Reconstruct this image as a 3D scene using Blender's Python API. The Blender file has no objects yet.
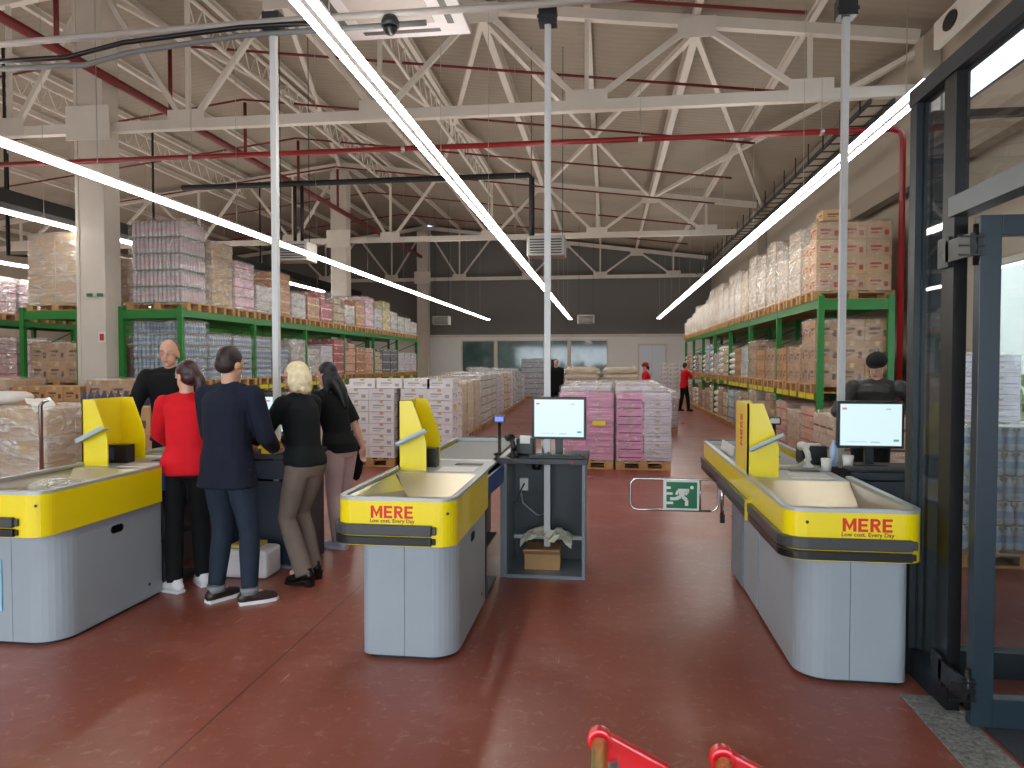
import bpy, bmesh, math, random
from mathutils import Vector, Matrix
PI = math.pi
rnd = random.Random(7)
C = bpy.context.scene.collection
SC = bpy.context.scene

# ---------------------------------------------------------------- camera, world, light, exposure
CAM_F = 720.0
yaw = math.atan(95 / CAM_F); pitch = math.atan(21 / CAM_F)
cd = bpy.data.cameras.new('camera'); cam = bpy.data.objects.new('camera', cd); C.objects.link(cam)
cd.sensor_width = 36; cd.lens = CAM_F * 36 / 1024; cd.clip_start = .05; cd.clip_end = 200
cam.location = (0, 0, 1.65); cam.rotation_euler = (PI / 2 - pitch, 0, yaw)
SC.camera = cam
W = bpy.data.worlds.new('daylight'); SC.world = W; W.use_nodes = True
W.node_tree.nodes['Background'].inputs[0].default_value = (.82, .91, 1.0, 1)
W.node_tree.nodes['Background'].inputs[1].default_value = 3.4
SC.view_settings.view_transform = 'Standard'; SC.view_settings.look = 'None'
SC.view_settings.gamma = 1; SC.view_settings.use_curve_mapping = False
SC.view_settings.exposure = 0.27
SC.cycles.max_bounces = 7; SC.cycles.diffuse_bounces = 4; SC.cycles.glossy_bounces = 3
SC.cycles.transparent_max_bounces = 14; SC.cycles.transmission_bounces = 4
SC.cycles.sample_clamp_indirect = 6; SC.cycles.caustics_reflective = False; SC.cycles.caustics_refractive = False
STRIP_POWER = 19.0
def area(name, loc, rot, sx, sy, power, col, portal=False):
    l = bpy.data.lights.new(name, 'AREA'); l.shape = 'RECTANGLE'; l.size = sx; l.size_y = sy; l.energy = power; l.color = col
    if portal: l.cycles.is_portal = True
    o = bpy.data.objects.new(name, l); C.objects.link(o); o.location = loc; o.rotation_euler = rot
    return o
# daylight standing in the glazed shop front (behind the camera) and in the side window
area('shopfront_daylight', (-3, -2.9, 1.9), (PI / 2, 0, 0), 12, 2.8, 260, (.8, .9, 1.0))

# ---------------------------------------------------------------- materials
MATS = {}
def M(name, col, rough=.5, metal=0., spec=.5, emit=None, es=0., var=0., noise=0., nscale=8., bump=0., bscale=40., coat=0., alpha=1., trans=0.):
    if name in MATS: return MATS[name]
    m = bpy.data.materials.new(name); m.use_nodes = True; nt = m.node_tree; N = nt.nodes; L = nt.links
    b = N['Principled BSDF']; c4 = (*col, 1)
    b.inputs['Base Color'].default_value = c4; b.inputs['Roughness'].default_value = rough; b.inputs['Metallic'].default_value = metal
    b.inputs['Specular IOR Level'].default_value = spec; b.inputs['Coat Weight'].default_value = coat
    if emit: b.inputs['Emission Color'].default_value = (*emit, 1); b.inputs['Emission Strength'].default_value = es
    if alpha < 1: b.inputs['Alpha'].default_value = alpha
    if trans: b.inputs['Transmission Weight'].default_value = trans
    if noise or bump:
        tc = N.new('ShaderNodeTexCoord')
    src = None
    if noise:
        nz = N.new('ShaderNodeTexNoise'); nz.inputs['Scale'].default_value = nscale; nz.inputs['Detail'].default_value = 6
        L.new(tc.outputs['Object'], nz.inputs['Vector'])
        mr = N.new('ShaderNodeMapRange'); mr.inputs['From Min'].default_value = .3; mr.inputs['From Max'].default_value = .7
        mr.inputs['To Min'].default_value = 1 - noise; mr.inputs['To Max'].default_value = 1 + noise
        L.new(nz.outputs['Fac'], mr.inputs['Value']); src = mr.outputs['Result']
    if var:
        oi = N.new('ShaderNodeObjectInfo'); mr = N.new('ShaderNodeMapRange')
        mr.inputs['To Min'].default_value = 1 - var; mr.inputs['To Max'].default_value = 1 + var
        L.new(oi.outputs['Random'], mr.inputs['Value'])
        if src:
            mu = N.new('ShaderNodeMath'); mu.operation = 'MULTIPLY'; L.new(src, mu.inputs[0]); L.new(mr.outputs['Result'], mu.inputs[1]); src = mu.outputs[0]
        else: src = mr.outputs['Result']
    if src:
        vm = N.new('ShaderNodeVectorMath'); vm.operation = 'SCALE'; vm.inputs[0].default_value = col
        L.new(src, vm.inputs['Scale']); L.new(vm.outputs[0], b.inputs['Base Color'])
    if bump:
        nz = N.new('ShaderNodeTexNoise'); nz.inputs['Scale'].default_value = bscale; nz.inputs['Detail'].default_value = 4
        L.new(tc.outputs['Object'], nz.inputs['Vector'])
        bp = N.new('ShaderNodeBump'); bp.inputs['Strength'].default_value = bump; bp.inputs['Distance'].default_value = .02
        L.new(nz.outputs['Fac'], bp.inputs['Height']); L.new(bp.outputs[0], b.inputs['Normal'])
    MATS[name] = m; return m
def film_mat(name, fac=.3, col=(.95, .95, .93)):
    if name in MATS: return MATS[name]
    m = bpy.data.materials.new(name); m.use_nodes = True; nt = m.node_tree; N = nt.nodes; L = nt.links
    N.remove(N['Principled BSDF']); out = N['Material Output']
    tr = N.new('ShaderNodeBsdfTransparent'); gl = N.new('ShaderNodeBsdfGlossy'); df = N.new('ShaderNodeBsdfDiffuse')
    gl.inputs['Roughness'].default_value = .22; gl.inputs['Color'].default_value = (*col, 1); df.inputs['Color'].default_value = (*col, 1)
    mx0 = N.new('ShaderNodeMixShader'); mx0.inputs[0].default_value = .35; L.new(gl.outputs[0], mx0.inputs[1]); L.new(df.outputs[0], mx0.inputs[2])
    mx = N.new('ShaderNodeMixShader')
    tc = N.new('ShaderNodeTexCoord'); nz = N.new('ShaderNodeTexNoise'); nz.inputs['Scale'].default_value = 3.2; nz.inputs['Detail'].default_value = 7; nz.inputs['Distortion'].default_value = .9
    mp = N.new('ShaderNodeMapping'); mp.inputs['Scale'].default_value = (1.3, 1.3, 3.4); L.new(tc.outputs['Object'], mp.inputs[0]); L.new(mp.outputs[0], nz.inputs['Vector'])
    mr = N.new('ShaderNodeMapRange'); mr.inputs['From Min'].default_value = .38; mr.inputs['From Max'].default_value = .74
    mr.inputs['To Min'].default_value = fac * .45; mr.inputs['To Max'].default_value = min(.95, fac * 2.1); L.new(nz.outputs['Fac'], mr.inputs['Value'])
    L.new(mr.outputs['Result'], mx.inputs[0]); L.new(tr.outputs[0], mx.inputs[1]); L.new(mx0.outputs[0], mx.inputs[2]); L.new(mx.outputs[0], out.inputs[0])
    bp = N.new('ShaderNodeBump'); bp.inputs['Strength'].default_value = 1; bp.inputs['Distance'].default_value = .12
    L.new(nz.outputs['Fac'], bp.inputs['Height']); L.new(bp.outputs[0], gl.inputs['Normal'])
    MATS[name] = m; return m
def glass_mat(name, tint=(.95, .97, .97), refl=.04):
    if name in MATS: return MATS[name]
    m = bpy.data.materials.new(name); m.use_nodes = True; nt = m.node_tree; N = nt.nodes; L = nt.links
    N.remove(N['Principled BSDF']); out = N['Material Output']
    tr = N.new('ShaderNodeBsdfTransparent'); tr.inputs[0].default_value = (*tint, 1)
    gl = N.new('ShaderNodeBsdfGlossy'); gl.inputs['Roughness'].default_value = .02
    fr = N.new('ShaderNodeLayerWeight'); fr.inputs[0].default_value = .5
    pw = N.new('ShaderNodeMath'); pw.operation = 'POWER'; pw.inputs[1].default_value = 4; L.new(fr.outputs['Facing'], pw.inputs[0])
    ad = N.new('ShaderNodeMath'); ad.operation = 'MULTIPLY_ADD'; ad.inputs[1].default_value = .6; ad.inputs[2].default_value = refl; L.new(pw.outputs[0], ad.inputs[0])
    mx = N.new('ShaderNodeMixShader'); L.new(ad.outputs[0], mx.inputs[0]); L.new(tr.outputs[0], mx.inputs[1]); L.new(gl.outputs[0], mx.inputs[2]); L.new(mx.outputs[0], out.inputs[0])
    MATS[name] = m; return m
def srgb(r, g, b):
    return tuple(((c / 255) / 12.92 if c / 255 <= .04045 else ((c / 255 + .055) / 1.055) ** 2.4) for c in (r, g, b))

white_steel = M('white_painted_steel', srgb(220, 213, 202), .45, noise=.06, nscale=2)
col_paint = M('column_paint', srgb(208, 200, 188), .5, noise=.05, nscale=2)
red_pipe_m = M('red_pipe_paint', srgb(140, 22, 30), .35)
black_ins = M('black_insulation', srgb(22, 22, 22), .7)
black_pl = M('black_plastic', srgb(18, 18, 20), .35)
dark_grey = M('dark_grey_metal', srgb(46, 49, 52), .45)
grey_blue = M('grey_blue_laminate', srgb(150, 158, 164), .38, noise=.03, nscale=3)
grey_side = M('grey_laminate_edge', srgb(120, 130, 138), .4)
yellow = M('yellow_lacquer', srgb(238, 212, 6), .3, coat=.3)
steel = M('brushed_steel', srgb(190, 186, 176), .28, metal=.85, noise=.05, nscale=20)
alu = M('grey_rim', srgb(176, 180, 180), .35, metal=.3)
chrome = M('chrome', srgb(200, 200, 200), .12, metal=1)
belt_m = M('rubber_belt', srgb(70, 70, 68), .55)
belt_top = M('conveyor_belt', srgb(120, 122, 120), .45)
plate_w = M('white_plate', srgb(222, 220, 212), .35)
green_rack = M('green_rack_paint', srgb(34, 122, 46), .4, var=.05)
yellow_tag = M('yellow_price_strip', srgb(232, 208, 40), .5)
wood = M('pallet_wood', srgb(186, 142, 92), .75, noise=.2, nscale=6, var=.12)
kraft = M('cardboard', srgb(178, 136, 92), .75, noise=.08, nscale=5, var=.12)
kraft_l = M('light_cardboard', srgb(196, 160, 118), .75, noise=.08, nscale=5, var=.1)
print_m = M('carton_print', srgb(96, 64, 44), .7)
print_r = M('red_carton_print', srgb(176, 52, 48), .7)
tape_m = M('packing_tape', srgb(206, 176, 130), .25)
white_box = M('white_carton', srgb(226, 220, 220), .6, var=.05, noise=.03)
lilac_print = M('lilac_carton_print', srgb(168, 160, 172), .6)
pink_m = M('pink_packs', srgb(226, 142, 190), .45, var=.1, noise=.06)
pink_pale = M('pale_pink_packs', srgb(236, 196, 214), .45, var=.1)
lilac_m = M('lilac_white_packs', srgb(214, 206, 220), .45, var=.07)
blue_m = M('pale_blue_packs', srgb(168, 184, 198), .35, var=.12, noise=.12, nscale=14)
silver_m = M('silver_packs', srgb(196, 194, 190), .3, var=.12, noise=.15, nscale=14)
red_m = M('red_packs', srgb(176, 60, 66), .45, var=.2)
amber_m = M('amber_packs', srgb(176, 104, 44), .35, var=.2)
yel_m = M('yellow_packs', srgb(214, 196, 98), .45, var=.12)
navy_m = M('navy_packs', srgb(62, 68, 92), .45, var=.2)
beige_m = M('beige_packs', srgb(204, 180, 150), .5, var=.14, noise=.1)
peach_m = M('peach_packs', srgb(212, 160, 132), .5, var=.15, noise=.08)
sack_m = M('white_sacks', srgb(216, 210, 204), .6, var=.08, bump=.4, bscale=10)
bottle_m = M('clear_bottle_plastic', srgb(196, 198, 204), .15, spec=.8)
rose_m = M('rose_bottle_label', srgb(206, 168, 172), .4)
cap_m = M('white_bottle_cap', srgb(228, 220, 220), .4)
cap_d = M('dark_bottle_cap', srgb(60, 40, 40), .4)
black_print = M('black_speckle_print', srgb(40, 38, 44), .5)
film = film_mat('stretch_film', .2, (.9, .9, .87))
film_h = film_mat('thick_stretch_film', .4, (.9, .89, .85))
glass = glass_mat('clear_glass')
frame_m = M('anthracite_frame', srgb(32, 42, 48), .4)
frame_d = M('black_frame_gasket', srgb(18, 20, 22), .4)
red_pl = M('red_plastic', srgb(214, 24, 32), .25, coat=.4)
gold = M('yellow_zinc_tube', srgb(206, 186, 96), .25, metal=.7)

# ---------------------------------------------------------------- mesh helpers
class MB:
    def __init__(s): s.v = []; s.f = []; s.mi = []; s.sm = []
    def add(s, vs, fs, m=0, smooth=False):
        n = len(s.v); s.v += [tuple(v) for v in vs]
        for f in fs: s.f.append(tuple(i + n for i in f)); s.mi.append(m); s.sm.append(smooth)
        return s
    def box(s, x0, x1, y0, y1, z0, z1, m=0):
        v = [(x, y, z) for z in (z0, z1) for y in (y0, y1) for x in (x0, x1)]
        return s.add(v, [(0, 2, 3, 1), (4, 5, 7, 6), (0, 1, 5, 4), (2, 6, 7, 3), (0, 4, 6, 2), (1, 3, 7, 5)], m)
    def obox(s, c, size, mat, m=0):
        v = [Vector(c) + mat @ Vector((x * size[0] / 2, y * size[1] / 2, z * size[2] / 2)) for z in (-1, 1) for y in (-1, 1) for x in (-1, 1)]
        return s.add(v, [(0, 2, 3, 1), (4, 5, 7, 6), (0, 1, 5, 4), (2, 6, 7, 3), (0, 4, 6, 2), (1, 3, 7, 5)], m)
    def bar(s, a, b, w, h, m=0, up=(0, 0, 1)):
        a = Vector(a); b = Vector(b); d = (b - a); L = d.length; d.normalize(); u = Vector(up)
        if abs(d.dot(u)) > .98: u = Vector((0, 1, 0))
        sd = d.cross(u).normalized(); u = sd.cross(d)
        R = Matrix((sd, d, u)).transposed()
        return s.obox((a + b) / 2, (w, L, h), R, m)
    def tube(s, pts, r, n=10, m=0, caps=True, radii=None):
        pts = [Vector(p) for p in pts]; rings = []; prev = None
        for i, p in enumerate(pts):
            d = (pts[min(i + 1, len(pts) - 1)] - pts[max(i - 1, 0)]).normalized()
            if prev is None:
                u = Vector((0, 0, 1)) if abs(d.z) < .9 else Vector((0, 1, 0)); sd = d.cross(u).normalized()
            else: sd = (prev - d * prev.dot(d)).normalized()
            prev = sd; u = sd.cross(d); rr = radii[i] if radii else r
            rings.append([p + (sd * math.cos(t) + u * math.sin(t)) * rr for t in [2 * PI * k / n for k in range(n)]])
        return s.rings(rings, m, caps)
    def rings(s, rings, m=0, caps=True, smooth=True):
        n = len(rings[0]); v = [p for r in rings for p in r]; f = []
        for i in range(len(rings) - 1):
            for k in range(n): f.append((i * n + k, i * n + (k + 1) % n, (i + 1) * n + (k + 1) % n, (i + 1) * n + k))
        s.add(v, f, m, smooth)
        if caps:
            b = len(s.v) - len(v)
            s.f.append(tuple(b + k for k in reversed(range(n)))); s.mi.append(m); s.sm.append(False)
            s.f.append(tuple(b + (len(rings) - 1) * n + k for k in range(n))); s.mi.append(m); s.sm.append(False)
        return s
    def lathe(s, prof, c=(0, 0, 0), n=16, m=0, ms=None):
        c = Vector(c)
        for i in range(len(prof) - 1):
            pass
        rings = [[c + Vector((r * math.cos(2 * PI * k / n), r * math.sin(2 * PI * k / n), z)) for k in range(n)] for r, z in prof]
        b = len(s.v); v = [p for r in rings for p in r]; s.v += [tuple(p) for p in v]
        for i in range(len(rings) - 1):
            for k in range(n):
                s.f.append((b + i * n + k, b + i * n + (k + 1) % n, b + (i + 1) * n + (k + 1) % n, b + (i + 1) * n + k)); s.mi.append(ms[i] if ms else m); s.sm.append(True)
        s.f.append(tuple(b + k for k in reversed(range(n)))); s.mi.append(ms[0] if ms else m); s.sm.append(False)
        s.f.append(tuple(b + (len(rings) - 1) * n + k for k in range(n))); s.mi.append(ms[-1] if ms else m); s.sm.append(False)
        return s
    def prism(s, poly, z0, z1, m=0, smooth=False):
        n = len(poly); v = [(x, y, z0) for x, y in poly] + [(x, y, z1) for x, y in poly]
        s.add(v, [(k, (k + 1) % n, n + (k + 1) % n, n + k) for k in range(n)], m, smooth)
        s.add([], [], m); b = len(s.v) - 2 * n
        s.f.append(tuple(b + k for k in reversed(range(n)))); s.mi.append(m); s.sm.append(False)
        s.f.append(tuple(b + n + k for k in range(n))); s.mi.append(m); s.sm.append(False)
        return s
    def strip(s, path, t, z0, z1, m=0, z0e=None):
        """a wall of thickness t following an open path (x, y), its outside on the left-hand side of travel when t > 0"""
        P = [Vector((p[0], p[1])) for p in path]; out = []
        for i in range(len(P)):
            d = (P[min(i + 1, len(P) - 1)] - P[max(i - 1, 0)]).normalized(); out.append(P[i] + Vector((d.y, -d.x)) * t)
        r = []
        for p, q in zip(P, out): r.append([(p.x, p.y, z0), (q.x, q.y, z0), (q.x, q.y, z1), (p.x, p.y, z1)])
        n = len(s.f); s.rings(r, m, True, False)
        return s
    def build(s, name, mats, parent=None, loc=None, bevel=0.):
        me = bpy.data.meshes.new(name); me.from_pydata(s.v, [], s.f)
        for m in (mats if isinstance(mats, (list, tuple)) else [mats]): me.materials.append(m)
        me.polygons.foreach_set('material_index', s.mi); me.polygons.foreach_set('use_smooth', s.sm)
        bm = bmesh.new(); bm.from_mesh(me); bmesh.ops.recalc_face_normals(bm, faces=bm.faces); bm.to_mesh(me); bm.free()
        me.update(); o = bpy.data.objects.new(name, me); C.objects.link(o)
        if parent: o.parent = parent
        if loc: o.location = loc
        if bevel:
            b = o.modifiers.new('bevel', 'BEVEL'); b.width = bevel; b.segments = 2; b.limit_method = 'ANGLE'
        return o
def tag(o, label=None, cat=None, group=None, kind=None):
    if label: o['label'] = label
    if cat: o['category'] = cat
    if group: o['group'] = group
    if kind: o['kind'] = kind
    return o
def thing(name, label, cat, loc=(0, 0, 0), rz=0, group=None, kind=None):
    o = bpy.data.objects.new(name, None); C.objects.link(o); o.location = loc; o.rotation_euler = (0, 0, rz); o.empty_display_size = .1
    return tag(o, label, cat, group, kind)
def copy_tree(o, parent=None):
    c = o.copy(); C.objects.link(c); c.parent = parent
    for ch in list(o.children): copy_tree(ch, c)
    return c
def struct(o): o['kind'] = 'structure'; return o
def text(s, name, size, mat, parent, M4, ext=.001, off=0., sx=1.):
    cu = bpy.data.curves.new(name, 'FONT'); cu.body = s; cu.size = size; cu.extrude = ext; cu.offset = off; cu.align_x = 'CENTER'; cu.align_y = 'CENTER'
    cu.resolution_u = 4; cu.materials.append(mat); cu.space_character = 1.05
    o = bpy.data.objects.new(name, cu); C.objects.link(o); bpy.context.view_layer.update()
    me = bpy.data.meshes.new_from_object(o.evaluated_get(bpy.context.evaluated_depsgraph_get())); bpy.data.objects.remove(o)
    o = bpy.data.objects.new(name, me); C.objects.link(o); o.parent = parent; o.matrix_local = M4 @ Matrix.Diagonal((sx, 1, 1, 1))
    return o
def rep(name, mb, mats, parent, locs):
    """the same small part repeated along a thing: one mesh, a part object at every place"""
    o = mb.build(name, mats, parent); o.location = locs[0]
    for l in locs[1:]:
        c = o.copy(); C.objects.link(c); c.parent = parent; c.location = l
    return o

def bold_word(word, name, h, mat, parent, M4, t=.0016):
    """heavy sans capitals M, E, R cut as one flat mesh, centred on the origin, reading along +x in the x-y plane"""
    w = .74 * h; st = .23 * h; bt = .19 * h; gap = .12 * h; mb = MB(); ws = [(.98 * h if c == 'M' else w) for c in word]; x = -(sum(ws) + gap * (len(word) - 1)) / 2
    def poly(p): 
        n = len(p); mb.add([(a, b_, 0) for a, b_ in p] + [(a, b_, t) for a, b_ in p], [tuple(reversed(range(n))), tuple(range(n, 2 * n))] + [(k, (k + 1) % n, n + (k + 1) % n, n + k) for k in range(n)])
    y = -h / 2
    for c, cw in zip(word, ws):
        poly([(x, y), (x + st, y), (x + st, y + h), (x, y + h)])
        if c == 'M':
            poly([(x + cw - st, y), (x + cw, y), (x + cw, y + h), (x + cw - st, y + h)])
            poly([(x + st, y + h), (x + st, y + h * .62), (x + cw / 2, y + h * .08), (x + cw / 2, y + h * .45)]); poly([(x + cw - st, y + h), (x + cw / 2, y + h * .45), (x + cw / 2, y + h * .08), (x + cw - st, y + h * .62)])
        if c == 'E':
            for q in (0, (h - bt) / 2, h - bt): poly([(x + st, y + q), (x + cw * (.95 if q != (h - bt) / 2 else .88), y + q), (x + cw * (.95 if q != (h - bt) / 2 else .88), y + q + bt), (x + st, y + q + bt)])
        if c == 'R':
            cy = y + h * .71; R1 = h * .29; R2 = R1 - bt; xc = x + cw * .58
            poly([(x + st, y + h - bt), (xc, y + h - bt), (xc, y + h), (x + st, y + h)]); poly([(x + st, cy - R1), (xc, cy - R1), (xc, cy - R1 + bt), (x + st, cy - R1 + bt)])
            for k in range(6):
                a0, a1 = -PI / 2 + PI * k / 6, -PI / 2 + PI * (k + 1) / 6
                poly([(xc + R2 * math.cos(a0), cy + R2 * math.sin(a0)), (xc + R1 * math.cos(a0), cy + R1 * math.sin(a0)), (xc + R1 * math.cos(a1), cy + R1 * math.sin(a1)), (xc + R2 * math.cos(a1), cy + R2 * math.sin(a1))])
            poly([(x + cw * .36, cy - R1), (x + cw * .7, cy - R1), (x + cw * 1.05, y), (x + cw * .72, y)])
        x += cw + gap
    o = mb.build(name, mat, parent); o.matrix_local = M4; return o
ORD = ['first', 'second', 'third', 'fourth', 'fifth', 'sixth', 'seventh', 'eighth', 'ninth', 'tenth', 'eleventh', 'twelfth', 'thirteenth', 'fourteenth', 'fifteenth',
       'sixteenth', 'seventeenth', 'eighteenth', 'nineteenth', 'twentieth', 'twenty-first', 'twenty-second']

# ================================================================ THE HALL
XR, XL, YB, YF = 5.0, -24.0, 36.0, -3.0
RIDGE_X, RIDGE_Z, SLOPE = -9.1, 8.45, .127
def roof_z(x): return RIDGE_Z - SLOPE * abs(x - RIDGE_X)

# floor
fm = bpy.data.materials.new('polished_red_concrete'); fm.use_nodes = True
N = fm.node_tree.nodes; L = fm.node_tree.links; b = N['Principled BSDF']
tc = N.new('ShaderNodeTexCoord'); mp = N.new('ShaderNodeMapping'); L.new(tc.outputs['Object'], mp.inputs[0])
def noise_node(scale, detail=6, dist=0, vec=None, rough=.6):
    n = N.new('ShaderNodeTexNoise'); n.inputs['Scale'].default_value = scale; n.inputs['Detail'].default_value = detail; n.inputs['Distortion'].default_value = dist
    n.inputs['Roughness'].default_value = rough
    L.new(vec or mp.outputs[0], n.inputs['Vector']); return n
def ramp(src, a, bb, lo=0., hi=1.):
    r = N.new('ShaderNodeMapRange'); r.inputs['From Min'].default_value = a; r.inputs['From Max'].default_value = bb
    r.inputs['To Min'].default_value = lo; r.inputs['To Max'].default_value = hi; L.new(src, r.inputs['Value']); return r.outputs['Result']
def mix(fac, c1, c2):
    m = N.new('ShaderNodeMix'); m.data_type = 'RGBA'
    if hasattr(fac, 'node'): L.new(fac, m.inputs[0])
    else: m.inputs[0].default_value = fac
    for i, c in ((6, c1), (7, c2)):
        if isinstance(c, tuple): m.inputs[i].default_value = (*c, 1)
        else: L.new(c, m.inputs[i])
    return m.outputs[2]
n1 = noise_node(.8, 5); n2 = noise_node(1.7, 8, 0); n3 = noise_node(14, 8, .5, rough=.75); n4 = noise_node(.35, 3)
base = mix(ramp(n1.outputs['Fac'], .35, .68), srgb(128, 62, 46), srgb(146, 82, 66))
base = mix(ramp(n2.outputs['Fac'], .52, .72, 0, .5), base, srgb(172, 122, 110))
base = mix(ramp(n3.outputs['Fac'], .55, .74, 0, .6), base, srgb(192, 152, 140))
base = mix(ramp(n4.outputs['Fac'], .5, .62, 0, .3), base, srgb(122, 54, 34))
# thin scratches
mp2 = N.new('ShaderNodeMapping'); mp2.inputs['Scale'].default_value = (9, .9, 1); mp2.inputs['Rotation'].default_value = (0, 0, .5); L.new(tc.outputs['Object'], mp2.inputs[0])
n5 = noise_node(2.2, 3, 0, mp2.outputs[0]); base = mix(ramp(n5.outputs['Fac'], .71, .74, 0, .4), base, srgb(205, 175, 160))
sep = N.new('ShaderNodeSeparateXYZ'); L.new(tc.outputs['Object'], sep.inputs[0])
def joint(axis, off, period, w):
    a = N.new('ShaderNodeMath'); a.operation = 'ADD'; a.inputs[1].default_value = -off + period * 50; L.new(sep.outputs[axis], a.inputs[0])
    m_ = N.new('ShaderNodeMath'); m_.operation = 'MODULO'; m_.inputs[1].default_value = period; L.new(a.outputs[0], m_.inputs[0])
    l = N.new('ShaderNodeMath'); l.operation = 'LESS_THAN'; l.inputs[1].default_value = w; L.new(m_.outputs[0], l.inputs[0]); return l.outputs[0]
base = mix(joint(0, -1.81, 9, .009), base, srgb(82, 48, 40))
base = mix(joint(1, 10.9, 15, .012), base, srgb(96, 58, 48))
L.new(base, b.inputs['Base Color']); L.new(ramp(n1.outputs['Fac'], .3, .75, .26, .42), b.inputs['Roughness'])
b.inputs['Specular IOR Level'].default_value = .55
bp = N.new('ShaderNodeBump'); bp.inputs['Strength'].default_value = .06; bp.inputs['Distance'].default_value = .01; L.new(n3.outputs['Fac'], bp.inputs['Height']); L.new(bp.outputs[0], b.inputs['Normal'])
struct(MB().box(XL, XR + .3, YF - .3, YB + .3, -.2, 0).build('floor', fm))

wall_w = M('white_wall_panel', srgb(238, 240, 236), .6)
wall_t = M('beige_wall_panel', srgb(176, 164, 148), .6)
wall_g = M('dark_grey_wall', srgb(116, 116, 112), .65)
wl = MB().box(XL, XR, YB, YB + .2, 0, 3.0, 0).box(XL, XR, YB, YB + .2, 3.0, 8.6, 1)
struct(wl.build('wall_back', [wall_w, wall_g]))
struct(MB().box(XL - .2, XL, YF, YB, 0, 8.6).build('wall_left', wall_t))
w = MB()      # right wall with a daylight window between Y 8 and 10.6
w.box(XR, XR + .2, YF, 7.2, 0, 5.3).box(XR, XR + .2, 10.7, YB, 0, 5.3).box(XR, XR + .2, 7.2, 10.7, 3.0, 5.3).box(XR, XR + .2, 7.2, 10.7, 0, .85).box(XR, XR + .2, YF, 4, 5.3, 7.2).box(XR, XR + .2, 12, YB, 5.3, 7.2).box(XR, XR + .2, 4, 12, 6.15, 7.2)
struct(w.build('wall_right', wall_t))
w = MB()      # shop front behind the camera: a wall with a wide glazed opening
w.box(XL, -10, YF - .2, YF, 0, 8.6).box(XR - .1, XR + .2, YF - .2, YF, 0, 7.2).box(-10, XR, YF - .2, YF, 3.4, 8.6)
struct(w.build('wall_front', wall_t))
fr = MB(); fr.box(-10, XR, YF - .15, YF - .05, 0, .1).box(-10, XR, YF - .15, YF - .05, 3.3, 3.4)
for k in range(8): x = -10 + k * 2.1; fr.box(x, x + .08, YF - .15, YF - .05, .1, 3.3)
fr = struct(fr.build('window_5', frame_m)); MB().box(-10, XR, YF - .11, YF - .1, .1, 3.3).build('pane', glass, fr)
sw = MB(); 
for y in (7.2, 8.9, 10.62): sw.box(XR + .02, XR + .1, y, y + .08, .85, 3.0)
sw.box(XR + .02, XR + .1, 7.2, 10.7, .85, .93).box(XR + .02, XR + .1, 7.2, 10.7, 2.92, 3.0)
sw = struct(sw.build('window_6', white_steel)); MB().box(XR + .05, XR + .06, 7.28, 10.62, .93, 2.92).build('pane', glass, sw)
sw = MB().box(XR + .02, XR + .1, 4, 12, 5.3, 5.36).box(XR + .02, XR + .1, 4, 12, 6.09, 6.15)
for y in (4, 7.9, 11.94): sw.box(XR + .02, XR + .1, y, y + .06, 5.3, 6.15)
sw = struct(sw.build('window_7', frame_m)); MB().box(XR + .05, XR + .06, 4.06, 11.94, 5.36, 6.09).build('pane', glass, sw)
# pavement outside the side window and shop front
struct(MB().box(XL, XR + 25, YF - 20, YF - .3, -.3, -.1).box(XR + .3, XR + 25, YF - .3, YB, -.3, -.1).build('ground', M('asphalt_paving', srgb(120, 118, 114), .9, noise=.1)))

bl = MB().box(16, 17, 2, 42, -.1, 5.5)
for k in range(9): bl.box(15.96, 16, 4 + 4 * k, 6 + 4 * k, 1.4, 3.2, 1)
tag(bl.build('building', [M('pale_render', srgb(216, 214, 206), .8), M('far_window', srgb(90, 104, 112), .2)]), 'pale building across the yard, seen through the side window', 'building')
hd_ = MB(); hr_ = random.Random(2)
for k in range(700):
    hd_.obox((11 + hr_.uniform(-.5, .5), hr_.uniform(6, 26), hr_.uniform(-.1, 1.3) ), (.3, .3, .02), Matrix.Rotation(hr_.random() * 3, 3, 'X') @ Matrix.Rotation(hr_.random() * 3, 3, 'Y'))
tag(hd_.build('hedge', M('hedge_leaf', srgb(120, 140, 90), .7)), 'green hedge outside, seen through the side window', 'hedge', kind='stuff')

# corrugated roof deck as ceiling
dm = bpy.data.materials.new('corrugated_roof_deck'); dm.use_nodes = True; N = dm.node_tree.nodes; L = dm.node_tree.links; b = N['Principled BSDF']
tc = N.new('ShaderNodeTexCoord'); wv = N.new('ShaderNodeTexWave'); wv.bands_direction = 'Y'; wv.inputs['Scale'].default_value = 1.6; wv.wave_profile = 'SIN'
L.new(tc.outputs['Object'], wv.inputs['Vector']); mp = N.new('ShaderNodeMapping'); L.new(tc.outputs['Object'], mp.inputs[0])
n1 = noise_node(.5, 4); c = mix(ramp(n1.outputs['Fac'], .3, .7), srgb(146, 134, 118), srgb(164, 152, 136)); c = mix(ramp(wv.outputs['Fac'], .1, .9, 0, .12), c, srgb(118, 106, 92)); L.new(c, b.inputs['Base Color'])
b.inputs['Roughness'].default_value = .6
bp = N.new('ShaderNodeBump'); bp.inputs['Strength'].default_value = .25; bp.inputs['Distance'].default_value = .03; L.new(wv.outputs['Fac'], bp.inputs['Height']); L.new(bp.outputs[0], b.inputs['Normal'])
d = MB()
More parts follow.
